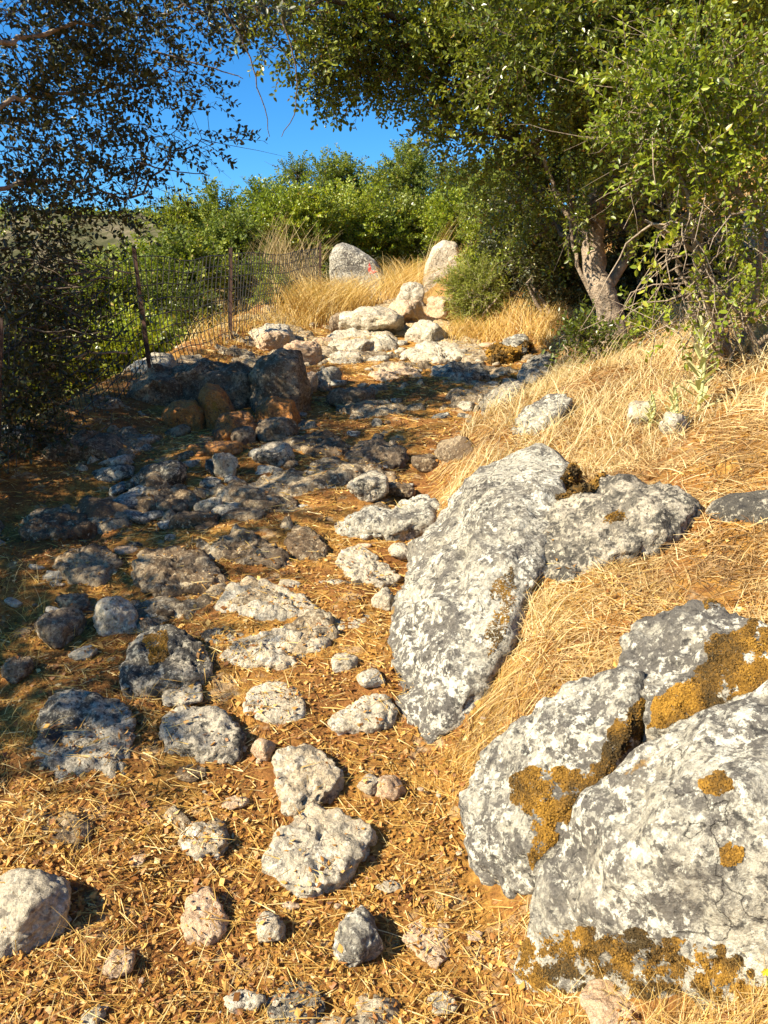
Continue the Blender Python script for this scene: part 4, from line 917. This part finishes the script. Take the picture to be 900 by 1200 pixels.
bush(340, 300, 14.6, 120, 236, 'bright', 'wide yellow green bush over the dry stems', n=1300, seed=8, trunk=False)
bush(412, 330, 15.6, 110, 232, 'bright', 'yellow green bush behind the pointed standing rock', n=1100, seed=9, trunk=False)
bush(470, 330, 16.2, 60, 245, 'oak', 'dark bush filling the gap at the top of the path', n=900, seed=10, trunk=False)
bush(530, 300, 15.5, 80, 240, 'bright', 'green bush behind the tall white standing rock', n=900, seed=11, trunk=False)
bush(168, 380, 13, 60, 285, 'bright', 'green bush behind the left fence post', n=900, seed=12, trunk=False)
bush(215, 400, 12, 90, 290, 'bush', 'lower green bush seen through the wire between the posts', n=900, seed=13, trunk=False)
bush(120, 420, 11, 110, 322, 'bush', 'dark green bush seen through the wire left of the left post', n=1000, seed=14, trunk=False)
bush(60, 450, 12, 130, 345, 'oak', 'bush down the slope behind the left fence', n=1100, seed=15, trunk=False)
bush(0, 450, 10, 130, 345, 'shade_leaf', 'bush down the slope at the left edge of the photo', n=900, seed=16, trunk=False)
bush(150, 480, 9.5, 110, 400, 'bright', 'low sunlit bush behind the wire near the fence rocks', n=800, seed=17, trunk=False)
bush(70, 480, 9, 130, 410, 'oak', 'low green bush behind the wire on the left', n=900, seed=18, trunk=False)
bush(300, 370, 12.4, 60, 318, 'bush', 'small green bush in front of the dry stems', n=350, seed=19, trunk=False, size=.7)
bush(226, 405, 10.5, 60, 352, 'oak', 'low dark green bush at the foot of the wire between the posts', n=420, temps=T_OAK, seed=41, trunk=False, low=.05, nb=8)
bush(318, 385, 11.4, 44, 338, 'bush', 'little green bush among the rocks right of the right fence post', n=240, temps=T_OAK, seed=42, trunk=False, low=.05, nb=7)
bush(270, 380, 14, 90, 270, 'bush', 'green bush behind the right fence post below the trees', n=900, seed=20, trunk=False)
# right side shrub of the path and undergrowth in the shade-darkened leaf colour
bush(560, 400, 9.8, 64, 318, 'pine', 'feathery yellow green broom shrub on the right path edge', 'shrub', 'shrub', 900, T_BROOM, seed=30, trunk=False, low=.05, nb=9, twigm='paletwig', size=1.2)
bush(578, 380, 10.4, 74, 246, 'bright', 'bright leafy shrub rising behind the broom shrub', 'shrub', 'shrub', 620, T_OAK, seed=43, trunk=False, low=.1, nb=10)
bush(600, 400, 10.2, 80, 235, 'shade_leaf', 'green shrub right of the broom', 'shrub', 'shrub', 900, T_OAK, seed=31, trunk=False, low=.1)
bush(650, 400, 9.0, 110, 262, 'shade_leaf', 'dark shrub in the shade left of the oak trunk', 'shrub', 'shrub', 1500, T_OAK, seed=32, trunk=False, low=.03)
bush(760, 400, 8.2, 110, 255, 'shade_leaf', 'dark shrub in deep shade right of the oak trunk', 'shrub', 'shrub', 1500, T_OAK, seed=33, trunk=False, low=.03)
bush(830, 400, 8.0, 110, 300, 'shade_leaf', 'shaded shrub beneath the bright shrub', 'shrub', 'shrub', 900, T_OAK, seed=34, trunk=False, low=.03)
bush(690, 250, 12, 160, 120, 'bush', 'dark tree on the slope behind the oak', 'tree', 'tree', 1500, seed=35)
bush(600, 300, 14, 110, 200, 'bush', 'leafy tree on the slope left behind the oak', 'tree', 'tree', 900, seed=36)
bush(860, 250, 13, 220, 20, 'oak', 'tall dark tree high on the slope at the right edge', 'tree', 'tree', 2200, seed=37, size=1.2)
bush(690, 425, 6.2, 50, 384, 'oak', 'small dark leaved sapling at the foot of the oak', 'sapling', 'sapling', 110, T_LEFT, seed=38, trunk=False, low=.1, nb=6)
bush(752, 400, 6.3, 60, 372, 'bright', 'small green sapling right of the oak trunk', 'sapling', 'sapling', 50, T_LEFT, seed=39, trunk=False, low=.1, nb=5)
bush(878, 390, 5.4, 70, 345, 'bright', 'low yellow green bush in the grass at the right edge', n=150, temps=T_LEFT, seed=40, trunk=False, low=.1, nb=6)
# scrub on the far hill
r_ = np.random.default_rng(71); n = 2600; x = r_.uniform(-300, 60, n); y = r_.uniform(130, 290, n); k = fbm(np.stack([x*.03, y*.03, 0*x], 1), 3) > -.12; x, y = x[k], y[k]; P = np.stack([x, y, hillz(x, y)], 1); P = np.repeat(P, 7, 0)+r_.normal(size=(len(x)*7, 3))*np.array([.9, .9, .4])
(lv, lq, lt), _ = place(T_SCRUB, P, r_.normal(size=P.shape)+[0, 0, .6], r_.uniform(.6, 1.3, len(P)), r_)
tag(mesh_np('scrub', lv, lq, M['oak'], None, lt), 'dark green scrub dotting the far hillside', 'scrub', kind='stuff')

# ---- the tree on the left, trunk outside the frame
r_ = np.random.default_rng(81)
lb = np.array([-4.3, 4.2, float(terrain(-4.3, 4.2))]); lt_ = empty('oak_tree', lb); tag(lt_, 'shaded tree whose hanging branches frame the upper left corner', 'tree')
tpL = curve([lb-[0, 0, .1], lb+[.1, .1, 1.0], lb+[-.05, .3, 2.0], lb+[.2, .5, 3.0], lb+[.3, .6, 4.0]], 20, .01, 2)
g = Geo(); V, Q = tube(tpL, np.linspace(.2, .06, 20), 12); V = V+(V-np.repeat(tpL, 12, 0))*(fbm(V*8, 3)*.4)[:, None]; g.add(V, Q)
limbL = []
for i, pts in enumerate([[(-60, 60, 4.6), (60, 40, 5.2), (160, 20, 5.6), (270, 10, 5.6)], [(-60, 230, 4.8), (60, 210, 5.4), (150, 230, 5.8)], [(-80, 380, 4.8), (0, 350, 5.0), (80, 330, 5.2), (150, 320, 5.4)], [(-80, 470, 4.6), (20, 450, 4.8), (90, 420, 5.0), (150, 405, 5.2)], [(-60, 130, 4.8), (60, 110, 5.4), (170, 100, 5.8)], [(-80, -40, 4.6), (60, -60, 5.2), (200, -60, 5.4)]]):
    pp = [PT(*q) for q in pts]; s = tpL[np.argmin(np.abs(tpL[:, 2]-(pp[0][2]-.2)))]; c = curve([s]+pp, 24, .02, i); V, Q = tube(c, np.interp(np.arange(24), [0, 5, 23], [.035, .016, .006]), 7); g.add(V, Q); limbL.append(c[5:])
g.build('trunk', M['bark'], lt_, smooth=True)
lbz = [(10, 20, 5.2, .35, 150), (70, 30, 5.4, .32, 140), (130, 15, 5.6, .30, 110), (190, 15, 5.6, .28, 80), (245, 12, 5.7, .2, 40), (30, 90, 5.4, .36, 130), (95, 90, 5.6, .34, 110), (150, 80, 5.8, .28, 60), (200, 95, 5.9, .2, 26), (235, 110, 5.8, .16, 16),
       (255, 165, 5.8, .13, 12), (215, 155, 5.8, .18, 20), (165, 145, 5.8, .26, 44), (110, 150, 5.6, .32, 70), (50, 160, 5.4, .36, 100), (0, 170, 5.2, .34, 90), (20, 225, 5.3, .3, 80), (75, 220, 5.5, .3, 60), (130, 210, 5.7, .26, 36), (170, 205, 5.8, .16, 12),
       (150, 255, 5.8, .16, 14), (90, 260, 5.5, .22, 30), (30, 275, 5.2, .26, 60), (285, 5, 5.6, .18, 26), (60, -30, 5.2, .4, 120), (160, -40, 5.4, .4, 120), (260, -40, 5.4, .35, 80), (20, 300, 5.0, .20, 34),
       (20, 340, 5.0, .26, 46), (-10, 360, 4.8, .3, 120), (10, 430, 4.7, .3, 120), (-20, 500, 4.5, .3, 100), (40, 290, 5.1, .25, 60), (45, 385, 5.0, .22, 50), (60, 350, 5.1, .26, 26), (20, 400, 4.9, .28, 46), (70, 400, 5.0, .26, 22), (20, 460, 4.8, .28, 40), (80, 450, 4.9, .22, 16), (110, 340, 5.2, .2, 10), (0, 510, 4.7, .2, 24)]
lbz = [(b[0], b[1], b[2], b[3], int(b[4]*(.62 if b[1] < 280 else .62))) for b in lbz]
P, D, C = blob_points(lbz, r_); D = D*.7+np.array([.5, 0, -.35])
(lv, lq, lt2), (tv, tq, _) = place(T_LEFT, P, D, r_.uniform(.7, 1.15, len(P)), r_, np.clip(.35+fbm(P*1.5, 2)*.5, .05, .85))
Lm = [(lv, lq, lt2)]; g = Geo(); limbs(g, np.concatenate(limbL), C, r_, .010, 4, 7); g.add(tv, tq)
for pts in [[(262, 10), (290, 60), (305, 110), (316, 160)], [(330, 20), (345, 70), (348, 120), (330, 160)], [(180, 60), (250, 80), (285, 92)], [(160, 190), (200, 200), (245, 205)], [(0, 40), (22, 70), (40, 110), (70, 128)]]:
    V, Q = tube(curve([PT(u, v, 5.2) for u, v in pts], 14, .004, 1), np.linspace(.006, .002, 14), 4); g.add(V, Q)
for i in range(60):  # dark bare twigs low on the left
    u = r_.uniform(-30, 90); v = r_.uniform(300, 540); s = PT(u, v, 4.9+r_.normal()*.15); e = s+np.array([r_.uniform(.1, .5), r_.normal()*.1, r_.normal()*.14-.03]); V, Q = tube(curve([s, (s+e)/2+r_.normal(size=3)*.04, e], 8, .01, i), np.linspace(.006, .0018, 8), 4); g.add(V, Q)
g.build('branches', M['twig'], lt_)
# the rest of that crown (outside the frame) shades the left half of the path: foliage blobs given in metres
SH = [(-4.6, 2.4, 2.3, .75, 330), (-4.9, 3.3, 2.7, .8, 380), (-4.6, 4.3, 2.9, .85, 420), (-4.4, 5.2, 3.2, .8, 380), (-3.9, 4.0, 2.3, .65, 300), (-3.7, 3.2, 1.9, .55, 230), (-3.8, 5.0, 2.7, .65, 300), (-3.2, 5.4, 3.0, .55, 200), (-3.6, 2.4, 1.6, .4, 110), (-5.3, 4.6, 3.6, .9, 380), (-4.3, 6.0, 3.6, .7, 260), (-3.4, 4.4, 1.7, .5, 200), (-5.2, 1.8, 2.4, .55, 130), (-3.6, 1.75, 2.4, .5, 190), (-3.9, 2.6, 2.7, .6, 260), (-4.3, 1.4, 2.8, .5, 150), (-3.2, 1.3, 2.1, .28, 50), (-2.95, 4.9, 3.45, .38, 150), (-2.6, 5.3, 3.6, .3, 80), (-3.35, 3.9, 3.2, .5, 240), (-3.5, 3.1, 2.9, .45, 190), (-2.75, 4.2, 3.0, .3, 90)]
P = []; D = []
for x_, y_, z_, rb, m_ in SH:
    m_ = int(m_*.72)
    d = r_.normal(size=(m_, 3)); d /= np.linalg.norm(d, axis=1)[:, None]; P.append(np.array([x_, y_-.55, z_])+d*(rb*r_.uniform(0, 1, m_)**.45)[:, None]); D.append(d)
P = np.concatenate(P); D = np.concatenate(D)
(a1, a2, a3), (b1, b2, _) = place(T_OAK, P, D, r_.uniform(.9, 1.4, len(P)), r_, np.full(len(P), .35))
mesh_np('crown', np.concatenate([lv, a1]), np.concatenate([lq, a2+len(lv)]), M['shade_leaf'], lt_, np.concatenate([lt2, a3]))
g = Geo(); limbs(g, tpL[4:], [np.array([s[0], s[1]-.55, s[2]]) for s in SH], r_, .03, 6, 3); g.add(b1, b2); g.build('limbs', M['bark'], lt_)

# ------------------------------------------------------------ fence
r_ = np.random.default_rng(91)
posts = [((-12, 700), (-4, 372), 4.3, 'post'), ((178, 470), (154, 290), 6.6, 'post'), ((268, 428), (268, 290), 8.4, 'post'), ((372, 392), (374, 285), 12.2, 'post')]
f0 = empty('wire_fence', PT(178, 470, 6.6)); tag(f0, 'rusty wire mesh fence on thin iron posts along the left edge of the path', 'fence')
def lpost(b, t, s=.022):
    b = np.array(b); t = np.array(t); X = np.array([1, 0, 0])*s; Yv = np.array([0, 1, 0])*s; th = .25
    prof = [X*0, X, X+Yv*th, X*th+Yv*th, X*th+Yv, Yv]
    V = [b+q for q in prof]+[t+q for q in prof]; Q = [[i, (i+1) % 6, 6+(i+1) % 6, 6+i] for i in range(6)]+[[6, 7, 8, 9], [6, 9, 10, 11]]
    return np.array(V), np.array(Q)
PB = []; PTp = []
for (ub, vb), (ut, vt), Y, _ in posts:
    b = PT(ub, vb, Y); t = PT(ut, vt, Y); gz = float(terrain(b[0], b[1])); d = (t-b)/(t[2]-b[2]); lo = b+d*(min(gz, b[2])-.25-b[2])
    V, Q = lpost(lo, t, .036 if Y > 8 else .032); mesh_np('post', V, Q, M['iron'], f0); PB.append(b+d*(.03)); PTp.append(t-d*.05)
g = Geo()
def fp(s, h):
    i = min(int(s), len(PB)-2); f = s-i; b = PB[i]*(1-f)+PB[i+1]*f; t = PTp[i]*(1-f)+PTp[i+1]*f
    p_ = b*(1-h)+t*h; sag = math.sin(f*math.pi)
    return p_+np.array([.05*sag*math.sin(5*h+i), 0, -.05*sag*h+.012*math.sin(13*s+4*h)])
smin = -.6
hl = [0, .09, .18, .27, .37, .47, .58, .69, .80, .90, 1.0]
PB.insert(0, PB[0]+(PB[0]-PB[1])*.6); PTp.insert(0, PTp[0]+(PTp[0]-PTp[1])*.6)
for h in hl:
    P = np.array([fp(s, h) for s in np.linspace(0, len(PB)-1-.001, 80)]); V, Q = tube(P, .0042, 3); g.add(V, Q)
for i in range(len(PB)-1):
    Ls = np.linalg.norm(PB[i+1]-PB[i]); m_ = int(Ls/.09)
    for k in range(m_):
        s = i+k/m_; V, Q = tube(np.array([fp(s+.0*h, h)+np.array([.006*math.sin(9*h+k), 0, 0]) for h in np.linspace(0, 1, 7)]), .0032+.0006*i, 3); g.add(V, Q)
g.build('wire_mesh', M['wire'], f0)

# ------------------------------------------------------------ woolly plants and small things
def woolly(u, vb, vt, label, seed, leaf=.115):
    r_ = np.random.default_rng(seed); b = G(u, vb); t = PT(u+4, vt, b[1]); e = empty('woolly_plant', b); tag(e, label, 'plant')
    g = Geo(); H_ = t[2]-b[2]; c = curve([b-[0, 0, .02], (b+t)/2+[.02, 0, 0], t], 10); V, Q = tube(c, np.linspace(.009, .004, 10), 6); g.add(V, Q); g.build('stem', M['mull'], e, smooth=True)
    g = Geo(); n = 34
    for k in range(n):
        tt = (k/n)**.9; p_ = b*(1-tt)+t*tt; a = k*2.4; o = np.array([math.cos(a), math.sin(a), 0]); s = leaf*(1.1-.7*tt)*r_.uniform(.8, 1.15); sd = np.array([-math.sin(a), math.cos(a), 0])
        rise = .5+.6*tt; R0 = p_; R1 = p_+o*s*.45+np.array([0, 0, s*.5*rise]); R2 = p_+o*s*.8+np.array([0, 0, s*.85*rise]); R3 = p_+o*s*1.0+np.array([0, 0, s*.8*rise]); w_ = s*.12
        g.add([R0-sd*w_*.4, R0+sd*w_*.4, R1+sd*w_, R1-sd*w_, R2+sd*w_*.8, R2-sd*w_*.8, R3+sd*w_*.1, R3-sd*w_*.1], [[0, 1, 2, 3], [3, 2, 4, 5], [5, 4, 6, 7]], r_.uniform(0, 1))
    g.build('leaves', M['mull'], e)
woolly(818, 482, 378, 'tall pale green woolly plant upright in the dry grass', 1)
woolly(786, 508, 452, 'short pale woolly plant left of the tall one', 2, .07)
woolly(760, 498, 462, 'tiny pale woolly plant leaning beside the hidden stone', 3, .05)

fl = G(897, 1165); fe = empty('flower', fl); tag(fe, 'single tiny yellow flower at the right edge before the lowest boulder', 'flower')
hd = PT(897, 1138, fl[1]-.01); V, Q = tube(curve([fl, (fl+hd)/2+[.004, 0, 0], hd], 6), .0008, 4); mesh_np('stem', V, Q, M['bush'], fe, np.full(len(Q), .6))
g = Geo()
for k in range(6):
    a = k/6*6.283; o = np.array([math.cos(a), -.3, math.sin(a)]); sd = np.array([-math.sin(a), 0, math.cos(a)]); g.add([hd, hd+o*.005-sd*.0025, hd+o*.009, hd+o*.005+sd*.0025], [[0, 1, 2, 3]])
g.build('petals', M['yellow'], fe)

print('objects', len(bpy.data.objects), 'faces', sum(len(o.data.polygons) for o in bpy.data.objects if o.type == 'MESH'))
